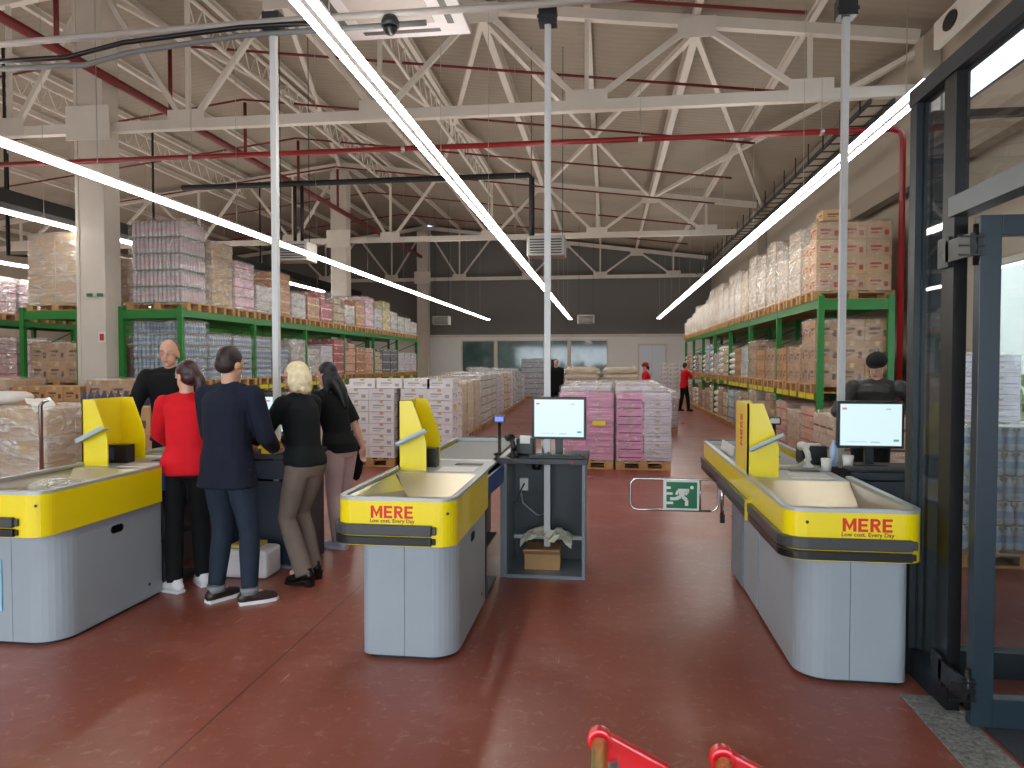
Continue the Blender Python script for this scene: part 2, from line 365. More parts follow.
for x0, x1 in ((XL - .2, RIDGE_X), (RIDGE_X, XR + .2)):
    z0, z1 = roof_z(x0) + .22, roof_z(x1) + .22
    v = [(x0, YF - .2, z0), (x1, YF - .2, z1), (x1, YB + .2, z1), (x0, YB + .2, z0)]
    d.add(v + [(a, b_, c_ + .12) for a, b_, c_ in v], [(0, 1, 2, 3), (4, 5, 6, 7), (0, 4, 5, 1), (1, 5, 6, 2), (2, 6, 7, 3), (3, 7, 4, 0)])
struct(d.build('ceiling', dm))

# back wall windows and door
teal = M('dark_teal_glazing', srgb(84, 112, 110), .06, spec=.9, noise=.35, nscale=1.3)
for i, (x0, x1) in enumerate(((-7.35, -5.6), (-5.55, -3.1), (-3.05, -1.9), (-1.85, 0.05))):
    f = MB(); z0, z1 = .88, 2.82
    f.box(x0, x1, YB - .05, YB, z0, z0 + .07).box(x0, x1, YB - .05, YB, z1 - .07, z1).box(x0, x0 + .07, YB - .05, YB, z0, z1).box(x1 - .07, x1, YB - .05, YB, z0, z1)
    f = struct(f.build('window_%d' % (i + 1), white_steel)); MB().box(x0 + .07, x1 - .07, YB - .02, YB - .01, z0 + .07, z1 - .07).build('pane', teal, f)
dr = MB().box(1.5, 2.9, YB - .08, YB, 0, 2.6).build('door_1', white_steel); struct(dr)
lf = MB().box(1.58, 2.18, YB - .1, YB - .08, .03, 2.5).box(2.2, 2.82, YB - .1, YB - .08, .03, 2.5).build('door_leaf', M('pale_blue_door', srgb(232, 240, 250), .4), dr)
MB().box(2.12, 2.15, YB - .15, YB - .1, 1.0, 1.2).build('handle', steel, lf)
struct(MB().box(XL, XR, YB - .06, YB, 2.95, 3.08).build('trim_1', white_steel))

# ---------------------------------------------------------------- trusses, columns, purlins, bracing
TB = 5.86
def truss(y, label, x0=-23.1, x1=4.75):
    t = thing('roof_truss', label, 'roof truss', (0, y, 0), group='white lattice roof trusses')
    MB().bar((x0, 0, TB), (x1, 0, TB), .14, .17).build('bottom_chord', white_steel, t)
    MB().bar((RIDGE_X, 0, roof_z(RIDGE_X)), (x1, 0, roof_z(x1)), .14, .17).bar((RIDGE_X, 0, roof_z(RIDGE_X)), (x0, 0, roof_z(x0)), .14, .17).build('top_chord', white_steel, t)
    for k in range(-4, 4):
        xb = -7.35 + 3.5 * k
        g = MB().box(xb - .34, xb + .34, -.1, -.085, TB - .08, TB + .24).build('gusset_plate', white_steel, t)
        MB().bar((xb, 0, TB), (xb, 0, roof_z(xb)), .07, .07).build('web_post', white_steel, t)
        for s in (-1, 1):
            xt = xb + 1.75 * s
            if xt > 4.8: continue
            MB().bar((xb + .1 * s, 0, TB + .08), (xt - .1 * s, 0, roof_z(xt) - .08), .085, .085).build('web_diagonal', white_steel, t)
        if xb + 1.75 < 4.6: MB().box(xb + 1.75 - .3, xb + 1.75 + .3, -.1, -.085, roof_z(xb + 1.75) - .28, roof_z(xb + 1.75) + .05).build('gusset_plate', white_steel, t)
truss(12, 'large white lattice roof truss nearest the checkouts, landing on the thick column')
truss(24, 'white lattice roof truss further back, second from the checkouts')
truss(35.6, 'dim white lattice roof truss against the dark grey back wall')
truss(0, 'white lattice roof truss overhead, almost above the camera')
for y, lb in ((12, 'thick off-white steel column between the two left racks, with a red sign'), (24, 'off-white steel column rising behind the middle of the left rack'),
              (35.3, 'off-white steel column far back by the windows')):
    t = thing('steel_column', lb, 'column', (-9.13, y, 0), group='off-white columns down the hall')
    MB().box(-.22, .22, -.19, .19, 0, 8.2).box(-.28, -.22, -.21, .21, 0, 8.2).box(.22, .28, -.21, .21, 0, 8.2).build('shaft', col_paint, t)
    MB().box(-.3, .3, -.26, .26, 0, .04).build('base_plate', white_steel, t)
    MB().box(-.42, .42, -.235, -.21, 5.6, 6.2).build('gusset_plate', white_steel, t)
for y, lb in ((11.9, 'beige eave column at the end of the nearest truss'), (23.9, 'beige eave column on the right wall halfway down the hall')):
    tag(MB().box(4.72, 4.98, y - .15, y + .15, 0, 6.6).build('wall_column', wall_t), lb, 'column')
px = [RIDGE_X - 1.75 * k for k in range(8, 0, -1)] + [RIDGE_X + 1.75 * k for k in range(0, 8)]
for i, x in enumerate(px):
    z = roof_z(x) + .1
    o = MB().box(-.05, .05, YF, YB, .1, .12).box(-.05, .05, YF, YB, -.02, 0).box(-.008, .008, YF, YB, 0, .1).build('roof_purlin', white_steel, None, (x, 0, z))
    side = 'right of' if x > RIDGE_X else 'left of'
    k = round(abs(x - RIDGE_X) / 1.75)
    tag(o, ('steel purlin along the ridge over the row of columns' if k == 0 else 'long white steel purlin, %s one %s the columns under the ridge' % (ORD[k - 1], side)), 'purlin', 'roof purlins running down the hall')
# lattice joists hanging under the purlins
for x, lb in ((-7.35, 'white lattice joist running away overhead, just right of the columns'), (-3.85, 'white lattice joist running away above the left hand racks'), (-12.6, 'white lattice joist running away, left of the columns')):
    z = roof_z(x) - .1; t = thing('lattice_joist', lb, 'roof joist', (x, 0, z), group='lattice joists')
    MB().box(-.03, .03, 12, 24, -.05, .0).box(-.03, .03, 12, 24, -.5, -.45).build('chords', white_steel, t)
    m = MB()
    for k in range(24):
        y = 12 + .5 * k; m.bar((0, y, -.03), (0, y + .25, -.47), .02, .02); m.bar((0, y + .25, -.47), (0, y + .5, -.03), .02, .02)
    m.build('lacing', white_steel, t)
# roof bracing crosses between the first two trusses
for i in range(4):
    xa = -9.1 + 3.5 * i; xb = xa + 3.5
    t = thing('roof_bracing', 'white X of roof bracing between the first two trusses, %s panel right of the column' % ORD[i], 'roof bracing', group='crossed roof bracing')
    MB().bar((xa, 12.1, roof_z(xa) - .12), (xb, 23.9, roof_z(xb) - .12), .09, .09).build('brace', white_steel, t)
    MB().bar((xb, 12.1, roof_z(xb) - .12), (xa, 23.9, roof_z(xa) - .12), .09, .09).build('brace', white_steel, t)
for i in range(4):
    xa = -9.1 + 3.5 * i
    if i: tag(MB().bar((xa, 12.1, roof_z(xa) - .1), (xa, 23.9, roof_z(xa) - .1), .13, .13).build('roof_strut', white_steel), 'thick white roof strut joining the trusses, %s one right of the column' % ORD[i - 1], 'roof strut', 'roof struts')
# perforated channel and cable rack along the right wall top
m = MB(); m.box(4.6, 4.63, 2, 34, 4.4, 4.7).box(4.6, 4.78, 2, 34, 4.38, 4.4)
tag(m.build('wall_channel', M('tan_channel', srgb(150, 138, 122), .5)), 'long tan metal channel fixed high along the right wall', 'channel')
t = thing('cable_ladder', 'cable ladder with hanging hooks running high along the right wall', 'cable ladder')
MB().box(4.05, 4.08, 12, 34, 5.7, 5.78).box(4.4, 4.43, 12, 34, 5.7, 5.78).build('side_rail', dark_grey, t)
rep('rung', MB().box(4.08, 4.4, 0, .03, 0, .02), dark_grey, t, [(0, 12.2 + .5 * k, 5.72) for k in range(43)])
rep('hook', MB().box(4.0, 4.02, 0, .03, 0, .4), dark_grey, t, [(0, 12.3 + k, 5.66) for k in range(21)])
m = MB()
for k in range(5):
    y = 6.8 + k * .97; m.add([(4.615, y + .2 * math.cos(a), 6.33 + .12 * math.sin(a)) for a in [2 * PI * j / 12 for j in range(12)]] + [(4.64, y + .2 * math.cos(a), 6.33 + .12 * math.sin(a)) for a in [2 * PI * j / 12 for j in range(12)]],
          [tuple(range(12)), tuple(range(23, 11, -1))] + [(j, (j + 1) % 12, 12 + (j + 1) % 12, 12 + j) for j in range(12)], 1)
m.box(4.64, 4.72, 6, 11.2, 6.15, 6.52, 0)
tag(m.build('perforated_beam', [white_steel, black_pl]), 'cream beam with a row of dark oval holes above the glass entrance', 'beam')

# ---------------------------------------------------------------- pipes
dark_red_pipe = M('dark_red_pipe_paint', srgb(112, 28, 28), .45)
def pipe(name, pts, r, mat, label, cat, parent=None, group=None):
    o = MB().tube(pts, r, 10).build(name, mat, parent)
    if not parent: tag(o, label, cat, group)
    return o
t = thing('sprinkler_main', 'long red sprinkler pipe crossing the hall under the first truss, dropping at the right', 'sprinkler pipe')
pipe('crossing_pipe', [(-22, 11.5, 5.14), (4.2, 11.5, 5.14), (4.32, 11.5, 5.1), (4.36, 11.5, 4.98), (4.36, 11.5, 1.0)], .043, red_pipe_m, '', '', t)
rep('hanger', MB().tube([(-.03, 0, 0), (.03, 0, 0)], .055, 12).box(-.004, .004, -.004, .004, .06, .8), steel, t, [(x, 11.5, 5.14) for x in (-7.0, -3.3, .5, 3.2)])
pipe('wall_pipe', [(4.25, 11.5, 5.3), (4.2, 20, 5.3), (4.2, 33, 5.3)], .06, M('red_brown_pipe', srgb(120, 52, 44), .4), 'thick red brown pipe running away along the right wall', 'sprinkler pipe')
t = thing('sprinkler_feed', 'thick red sprinkler feed pipe running away down the hall beside the columns', 'sprinkler pipe')
pipe('feed_pipe', [(-8.65, YF + .3, 6.62), (-8.65, 33, 6.62)], .08, dark_red_pipe, '', '', t)
for y in (7.5, 10.5, 13.5, 16.5, 19.5, 22.5): pipe('riser', [(-8.65, y, 6.6), (-8.65, y, 7.9)], .04, dark_red_pipe, '', '', t)
for i, y in enumerate((7.5, 10.5, 13.5, 16.5, 19.5, 22.5, 26, 30)):
    pts = [(-20, y, roof_z(-20) - .42)] + [(x, y, roof_z(x) - .42) for x in (-8.7,)] + [(3.2 if i != 1 else 2.7, y, roof_z(3.2) - .42)]
    pipe('sprinkler_branch', pts, .025, dark_red_pipe, 'thin red sprinkler branch following the roof slope, %s one from the entrance' % ORD[i], 'sprinkler pipe', None, 'red sprinkler branches')
# black insulated refrigerant pipes and hanging fan units
t = thing('black_pipe_run', 'black insulated pipe crossing under the roof and dropping at its right end', 'insulated pipe')
pipe('pipe', [(-8.6, 13.8, 5.22), (-1.5, 13.8, 5.24), (-1.44, 13.8, 5.18), (-1.44, 13.8, 4.05)], .055, black_ins, '', '', t)
pipe('drop', [(-6.05, 13.8, 5.2), (-6.05, 13.8, 4.05)], .035, black_ins, '', '', t); pipe('drop', [(-6.2, 13.8, 5.2), (-6.2, 13.8, 4.05)], .035, black_ins, '', '', t)
unit_m = M('light_grey_casing', srgb(170, 166, 158), .5)
def fan_unit(loc, label):
    t = thing('fan_unit', label, 'fan heater', loc, group='ceiling fan units')
    MB().box(-.36, .36, -.25, .25, -.28, .1).build('casing', unit_m, t, bevel=.02)
    m = MB()
    for k in range(6): m.box(-.3, .3, -.27, -.25, -.24 + k * .05, -.22 + k * .05)
    m.build('grille', dark_grey, t)
    m = MB()
    for sx in (-.3, .3): m.box(sx - .006, sx + .006, -.006, .006, .1, roof_z(loc[0]) + .22 - loc[2])
    m.build('hanging_rods', dark_grey, t)
fan_unit((-1.15, 13.8, 3.95), 'grey box fan heater hanging at the end of the black pipe')
fan_unit((-6.2, 13.8, 3.95), 'grey box fan heater hanging above the front of the left rack')
fan_unit((-.9, 31, 3.6), 'small grey fan unit hanging far back above the windows')
fan_unit((-7.2, 31, 3.6), 'small grey fan unit hanging far back above the left rack')
t = thing('black_cable_tray', 'wide black cable tray running away at the upper left behind the column', 'cable tray')
MB().box(-12.3, -11.9, 9, 34, 4.85, 5.12).build('tray', black_ins, t)
rep('hanger', MB().box(-12.1, -12.06, 0, .04, 5.1, 8.1), black_ins, t, [(0, y, 0) for y in (12, 13.2, 18, 24)])
t = thing('black_hanging_pipes', 'pair of black pipes dropping at the far left above the brown wrapped load', 'insulated pipe')
pipe('drop', [(-12.4, 13.6, 6), (-12.4, 13.6, 3.9), (-11.6, 13.6, 3.85)], .04, black_ins, '', '', t); pipe('drop', [(-12.75, 13.6, 6), (-12.75, 13.6, 4.1)], .04, black_ins, '', '', t)

# power conduit with the three white drop poles
t = thing('power_conduit', 'grey power conduit crossing above the checkouts with black cables tied to it', 'conduit')
MB().tube([(-9, 5.5, 4.24), (-5.1, 5.5, 4.32), (-2.65, 5.5, 4.36), (-.45, 5.5, 4.36), (2.5, 5.5, 4.42)], .028).build('conduit', M('grey_conduit', srgb(176, 168, 160), .4), t)
MB().tube([(-9, 5.47, 4.18), (-6.1, 5.46, 4.2), (-5.1, 5.46, 4.16), (-4.4, 5.46, 4.16), (-3.9, 5.46, 4.25), (-2.9, 5.46, 4.31), (-2.2, 5.46, 4.31)], .02).build('black_cable', black_pl, t)
MB().tube([(-9, 5.53, 4.15), (-5.1, 5.53, 4.13), (-4.3, 5.53, 4.12), (-3.9, 5.53, 4.2), (-2.9, 5.53, 4.28), (-1.4, 5.53, 4.29)], .022).build('grey_cable', M('mid_grey_cable', srgb(120, 122, 120), .5), t)
pole_m = M('white_pole', srgb(206, 206, 204), .4)
for x, y, lb in ((-2.66, 5.55, 'white power pole dropping behind the monitor the group stands around'), (-.47, 5.72, 'white power pole dropping into the open desk at the middle checkout'), (1.81, 5.9, 'white power pole dropping behind the monitor of the right checkout')):
    t = thing('power_pole', lb, 'power pole', (x, y, 0), group='white power drop poles')
    MB().box(-.024, .024, -.024, .024, .02, 4.3).box(-.006, .006, -.028, -.024, .1, 4.3).build('pole', pole_m, t)
    MB().box(-.07, .07, -.06, .06, 4.3, 4.44).box(-.08, .08, -.065, -.06, 4.33, 4.36).build('junction_box', dark_grey, t)
    MB().box(-.055, .055, -.055, .055, 0, .02).build('foot', steel, t)

# air conditioner cassette and dome camera
t = thing('ceiling_cassette', 'white square ceiling air conditioner hanging at the top of the view', 'air conditioner', (-1.87, 6.02, 4.68))
MB().box(-.62, .62, -.6, .6, 0, .06).build('front_panel', M('cassette_white', srgb(216, 210, 210), .4), t, bevel=.01)
MB().box(-.52, .52, -.5, .5, .06, .34).build('housing', unit_m, t)
MB().box(-.34, .34, -.32, .32, -.008, 0).build('intake_grille', M('cassette_grille', srgb(186, 176, 168), .5), t)
m = MB()
for s in (-1, 1):
    m.box(-.36, .36, s * .47 - .03, s * .47 + .03, -.004, 0); m.box(s * .48 - .03, s * .48 + .03, -.36, .36, -.004, 0)
m.build('outlet_slots', M('slot_grey', srgb(90, 84, 82), .5), t)
m = MB()
for s in (-1, 1):
    for k in (-1, 1): m.box(s * .4 - .006, s * .4 + .006, k * .4 - .006, k * .4 + .006, .34, 2.9)
m.build('hanging_rods', steel, t)
t = thing('dome_camera', 'small black dome camera under the conduit beside the air conditioner', 'camera', (-1.68, 5.5, 4.26))
MB().lathe([(.05, .08), (.07, .04), (.07, 0)], n=16).build('mount', dark_grey, t); MB().lathe([(.06, 0), (.055, -.03), (.035, -.055), (.005, -.065)], n=16).build('dome', black_pl, t)

# ---------------------------------------------------------------- linear lights
tube_m = M('lit_tube', (1, 1, 1), .5, emit=(1.0, .97, .92), es=STRIP_POWER)
house_m = M('light_housing', srgb(150, 148, 144), .5)
def strip_light(x, y0, y1, z, label):
    t = thing('linear_light', label, 'strip light', (x, 0, z), group='suspended strip lights')
    MB().box(-.02, .02, y0, y1, -.02, .035).build('housing', house_m, t)
    for s in (-1, 1): MB().tube([(s * .05, y0 + .02, -.012), (s * .05, y1 - .02, -.012)], .024, 8).build('tube', tube_m, t)
    rep('suspension_wire', MB().box(-.003, .003, -.003, .003, .035, roof_z(x) + .2 - z), steel, t, [(0, y0 + .5 + 3 * k, 0) for k in range(int((y1 - y0 - .5) / 3) + 1)])
strip_light(-1.7, .8, 33.6, 3.7, 'bright double strip light running down the middle aisle overhead')
strip_light(2.33, 5.6, 33.6, 3.7, 'bright double strip light above the aisle in front of the right rack')
strip_light(-5.55, .8, 33.6, 3.7, 'bright double strip light above the people, running along the left rack')
strip_light(-9.78, 2, 24, 4.14, 'strip light at upper left that passes behind the thick column')
strip_light(-13.3, 4, 28, 3.88, 'strip light at the far left, third down the left edge')
strip_light(-17.2, 6, 28, 3.8, 'lowest and furthest strip light at the left edge')
strip_light(-21.0, 6, 28, 3.8, 'strip light by the far left wall of the hall')
# ================================================================ GLASS VESTIBULE (right)
VX = 1.625; VY = 4.1
v = thing('glass_vestibule', 'dark framed glass entrance vestibule with its door standing open at the right', 'glass vestibule', (VX, VY, 0))
MB().box(-.035, .035, -.08, 0, 0, 3.0).build('corner_post', frame_m, v)
MB().box(-.03, .03, -.5, -.38, 0, 3.0).build('door_post', frame_d, v)
MB().box(-.04, .04, -3.0, .01, 3.0, 3.085).build('top_rail', frame_m, v)
MB().box(-.045, .045, -3.0, -.47, 2.33, 2.42).build('transom', M('light_frame_edge', srgb(96, 104, 106), .35), v)
MB().box(-.03, .03, -.38, -.08, 0, .14).build('bottom_rail', frame_m, v)
MB().box(-.045, .045, -3.0, -2.9, 0, 3.0).build('far_post', frame_m, v)
MB().box(-.006, .006, -.38, -.08, .14, 3.0).build('side_pane', glass, v)
MB().box(-.006, .006, -2.9, -.47, 2.42, 3.0).build('top_pane', glass, v)
MB().box(.05, 3.4, -.07, -.03, 2.92, 2.96).build('back_top_rail', frame_d, v)
MB().box(.05, 3.4, -.09, -.01, 0, .14).build('back_bottom_rail', frame_m, v)
MB().box(.05, .11, -.08, -.02, .14, 2.92).build('back_side_rail', frame_m, v)
rep('back_mullion', MB().box(0, .06, -.08, -.02, .14, 2.92), frame_m, v, [(1.75, 0, 0), (3.3, 0, 0)])
MB().box(.11, 3.4, -.055, -.045, .14, 2.92).build('back_pane', glass, v)
lf = thing('entrance_door', 'open dark framed glass door leaf folded back into the vestibule', 'door', (VX + .0, VY - .62, 0)); lf['kind'] = 'structure'
f = MB().box(0, .09, -.055, 0, .02, 2.3).box(.86, .95, -.055, 0, .02, 2.3).box(.09, .86, -.055, 0, 2.21, 2.3).box(.09, .86, -.055, 0, .02, .15)
f.build('leaf_frame', M('blue_grey_door_frame', srgb(34, 48, 58), .35), lf, bevel=.003)
MB().box(.09, .86, -.032, -.024, .15, 2.21).build('pane', glass, lf)
for z in (.12, 2.1):
    h = MB().box(-.05, -.03, -.075, .16, z + .02, z + .12).box(-.05, .03, .13, .24, z, z + .14).box(-.045, .005, -.07, -.05, z + .02, z + .12)
    for k in range(3): h.box(-.1, .01, -.08, -.072, z + .02 + .04 * k, z + .028 + .04 * k)
    h.tube([(-.02, -.06, z - .02), (-.02, -.06, z + .16)], .012, 10)
    h.build('hinge', black_pl, lf)
MB().tube([(.82, -.1, .9), (.82, -.1, 1.3)], .014, 10).box(.81, .83, -.1, -.05, .93, .95).box(.81, .83, -.1, -.05, 1.25, 1.27).build('pull_handle', chrome, lf)
terr = M('terrazzo', srgb(126, 126, 122), .5, noise=.55, nscale=55)
struct(MB().box(1.45, 1.67, -.4, 3.75, 0, .008).build('trim_2', terr))
tag(MB().box(1.7, 4.6, 0.2, 3.8, 0, .012).build('door_mat', M('dark_mat', srgb(54, 58, 66), .9, bump=.5, bscale=120)), 'dark grey entrance mat inside the glass vestibule', 'mat')

# ================================================================ CHECKOUTS
def arc(cx, cy, r, a0, a1, n=8): return [(cx + r * math.cos(a0 + (a1 - a0) * k / n), cy + r * math.sin(a0 + (a1 - a0) * k / n)) for k in range(n + 1)]
def make_checkout(x, label, body, y=3.72):
    t = thing('checkout_counter', label, 'checkout counter', (x, y, 0), group='yellow and grey checkout counters')
    # front body panels with rounded corners
    rl, rr_ = ((.06, .15), (.16, .05), (.06, .17))[body]; YF_ = .13; YB_ = 1.12
    def body_poly(x0, x1, y0, y1): return [(x0, y1)] + arc(x0 + rl, y0 + rl, rl, PI, 1.5 * PI) + arc(x1 - rr_, y0 + rr_, rr_, 1.5 * PI, 2 * PI) + [(x1, y1)]
    bx0, bx1 = (.10, .635)
    xm = bx0 + .25
    MB().prism(body_poly(bx0 + .02, bx1 - .02, YF_ + .02, YB_ - .01), 0, .03).build('plinth', black_pl, t)
    pl = [(bx0, YB_)] + arc(bx0 + rl, YF_ + rl, rl, PI, 1.5 * PI) + [(xm - .0015, YF_), (xm - .0015, YB_)]
    MB().prism(pl, .02, .7, 0).build('body_panel', grey_blue, t)
    pr = [(xm + .0015, YB_), (xm + .0015, YF_)] + arc(bx1 - rr_, YF_ + rr_, rr_, 1.5 * PI, 2 * PI) + [(bx1, YB_)]
    MB().prism(pr, .02, .7, 0).build('body_panel', grey_blue, t)
    MB().box(bx0, bx0 + .22, 1.155, 1.65, .02, .7).build('body_panel', grey_blue, t)
    MB().box(bx0 - .01, bx0 + .22, 1.655, 2.1, .02, .7).build('body_panel', grey_side, t)
    n = MB().box(bx0 + .22, bx0 + .24, 1.16, 3.2, .02, .7)
    n.box(bx0 + .24, bx1, 1.16, 1.62, .02, .04).box(bx0 + .24, bx1, 1.16, 1.62, .36, .375).box(bx1 - .02, bx1, 1.16, 1.18, .02, .7)
    n.build('inner_shelves', dark_grey, t)
    rep('leg', MB().box(0, .04, 0, .04, 0, .7), dark_grey, t, [(.3, 3.0, 0), (.58, 3.0, 0)])
    m = MB(); m.tube([(bx1 + .001, .62, .575), (bx1 + .004, .62, .575)], .026, 12).tube([(bx1 + .001, .69, .575), (bx1 + .004, .69, .575)], .026, 12).box(bx1 + .001, bx1 + .004, .62, .69, .549, .601)
    m.build('hand_hole', black_pl, t)
    MB().tube([(bx1 + .001, .98, .11), (bx1 + .004, .98, .11)], .012, 10).build('screw_cap', black_pl, t)
    # fascia
    R = .1; W = .66
    outer = [(0, 3.1), (0, 1.05)] + [(0, .25)] + arc(R, R, R, PI, 1.5 * PI) + arc(W - R, R, R, 1.5 * PI, 2 * PI) + [(W, 1.1)]
    MB().strip(outer, -.018, .668, .91).build('fascia', yellow, t)
    MB().strip([(W + .02, 1.75), (W + .02, 3.1)], -.018, .72, .91).build('fascia', yellow, t)
    MB().strip([(W - .0, 1.1), (W + .02, 1.75)], -.02, .74, .87).build('cashier_edge', M('blue_edge_strip', srgb(44, 66, 120), .4), t)
    MB().strip([(0, 3.1), (W + .02, 3.1)], .02, .72, .93).build('end_rail', alu, t)
    MB().strip([(p[0], p[1]) for p in outer], -.035, .91, .928).build('rim', alu, t)
    MB().strip([(W + .02, 1.75), (W + .02, 3.1)], -.035, .91, .928).build('rim', alu, t)
    # bumper
    be_ = (.54, .59, .5)[body]
    bp_ = [(-.0, 3.08), (0, 2.4), (0, .25)] + arc(R, R, R, PI, 1.5 * PI) + [(be_, 0)]
    MB().strip(bp_, .03, .728, .786).strip([(be_, 0), (be_ + .025, 0)], .018, .735, .779).build('bumper', M('dark_grey_bumper', srgb(62, 62, 62), .35), t, bevel=.006)
    MB().strip(bp_, .024, .676, .72).strip([(be_, 0), (be_ + .02, 0)], .014, .682, .715).build('bumper', black_pl, t, bevel=.005)
    if body == 1: MB().box(-.036, -.001, .86, .9, .675, .8).build('bumper_clip', M('yellow_clip', srgb(220, 190, 40), .4), t)
    MB().tube([(.1, -.003, .86), (.1, .002, .86)], .008, 10).build('screw_cap', black_pl, t) if body == 1 else MB().tube([(.625, -.001, .85), (.625, .004, .85)], .008, 10).build('screw_cap', black_pl, t)
    # collecting bin, plate, belt
    bn = MB()
    bn.add([(.05, .06, .76), (W - .05, .06, .76), (W - .05, 1.02, .80), (.05, 1.02, .80)], [(0, 1, 2, 3)])
    bn.add([(.035, .035, .915), (.2, .1, .765), (.2, 1.02, .80), (.035, 1.02, .90)], [(0, 1, 2, 3)])
    bn.add([(.035, .035, .915), (W - .035, .035, .915), (W - .08, .1, .765), (.2, .1, .765)], [(0, 1, 2, 3)])
    bn.add([(W - .035, .035, .915), (W - .035, 1.02, .90), (W - .08, 1.02, .80), (W - .08, .1, .765)], [(0, 1, 2, 3)])
    bn.build('collecting_bin', steel, t)
    MB().add([(.04, 1.02, .905), (W - .04, 1.02, .905), (W - .08, .72, .80), (.2, .72, .80)], [(0, 1, 2, 3)]).build('chute', M('tan_chute_plate', srgb(190, 178, 150), .3, metal=.4), t)
    MB().box(.03, W - .03, 1.02, 1.7, .885, .905).build('deck_plate', alu, t)
    MB().box(.3, .56, 1.12, 1.32, .905, .909).build('scanner_plate', plate_w, t); MB().box(.36, .56, 1.42, 1.5, .905, .909).build('scanner_glass', black_pl, t)
    MB().box(.06, W - .08, 1.7, 3.18, .86, .9).build('belt', belt_top, t)
    MB().box(.03, W - .05, 1.64, 1.7, .9, .912).build('belt_edge', plate_w, t)
    MB().box(.05, W - .05, 3.16, 3.24, .88, .93).build('belt_end_cap', belt_m, t)
    MB().box(.04, .6, .2, 3.05, .70, .74).build('under_tray', dark_grey, t)
    # tower: a folded yellow shield open towards the cashier
    tw = MB(); x0 = .02; y0, y1 = 1.13, 1.56; z0, z1 = .9, 1.385
    tw.box(x0, x0 + .012, y0, y1, z0, z1)
    for y in (y0, y1 - .012):
        v_ = [(x0, z0), (x0 + .2, z0), (x0 + .2, 1.1), (x0 + .17, 1.2), (x0 + .115, 1.3), (x0 + .1, z1)]; v_ = [v_[0], v_[1], v_[2], v_[3], v_[5], (x0, z1)]
        vv = [(a, y, b_) for a, b_ in v_] + [(a, y + .012, b_) for a, b_ in v_]
        tw.add(vv, [tuple(range(6)), tuple(range(11, 5, -1))] + [(k, (k + 1) % 6, 6 + (k + 1) % 6, 6 + k) for k in range(6)])
    tw.build('display_tower', yellow, t)
    MB().obox((x0 + .11, y0 - .03, 1.13), (.23, .09, .006), Matrix.Rotation(-.45, 3, 'Y'), 0).obox((x0 + .11, y0 - .072, 1.14), (.23, .006, .03), Matrix.Rotation(-.45, 3, 'Y'), 0).build('receipt_shelf', M('grey_plastic_shelf', srgb(170, 184, 186), .4), t)
    MB().box(x0 + .05, x0 + .23, y0 + .16, y0 + .26, .905, 1.04).box(x0 + .07, x0 + .13, y0 + .155, y0 + .16, .93, 1.02, 1).build('card_terminal', [black_pl, M('terminal_screen', srgb(60, 76, 130), .2)], t)
    bold_word('MERE', 'tower_lettering', .085, print_red, t, Matrix.Translation((x0, y0 + .21, 1.2)) @ Matrix.Rotation(-PI / 2, 4, 'Z') @ Matrix.Rotation(PI / 2, 4, 'X') @ Matrix.Rotation(PI / 2, 4, 'Z') @ Matrix.Diagonal((.72, 1, 1, 1)))
    cx = (.32, .385, .24)[body]
    bold_word('MERE', 'brand_lettering', .066, print_red, t, Matrix.Translation((cx, 0, .851)) @ Matrix.Rotation(PI / 2, 4, 'X'))
    text('Low cost. Every Day', 'slogan_lettering', .028, print_dark, t, Matrix.Translation((cx, -.001, .803)) @ Matrix.Rotation(PI / 2, 4, 'X'), .0006, .0006)
    return t
print_red = M('red_lettering', srgb(214, 36, 24), .4); print_dark = M('dark_red_lettering', srgb(120, 66, 20), .4)
make_checkout(-1.46, 'yellow and grey checkout counter in the middle, beside the open cash desk', 0)
ck = make_checkout(.89, 'yellow and grey checkout counter at the right, next to the glass vestibule', 1)
make_checkout(-3.79, 'yellow and grey checkout counter at the left, cut by the picture edge', 2, 3.62)
# extra: leaning card on the right deck
tag(MB().obox((1.0, 6.2, .93), (.02, .5, .1), Matrix.Rotation(.15, 3, 'Y')).build('price_sign', plate_w), 'small white board standing at the far end of the right checkout', 'sign')

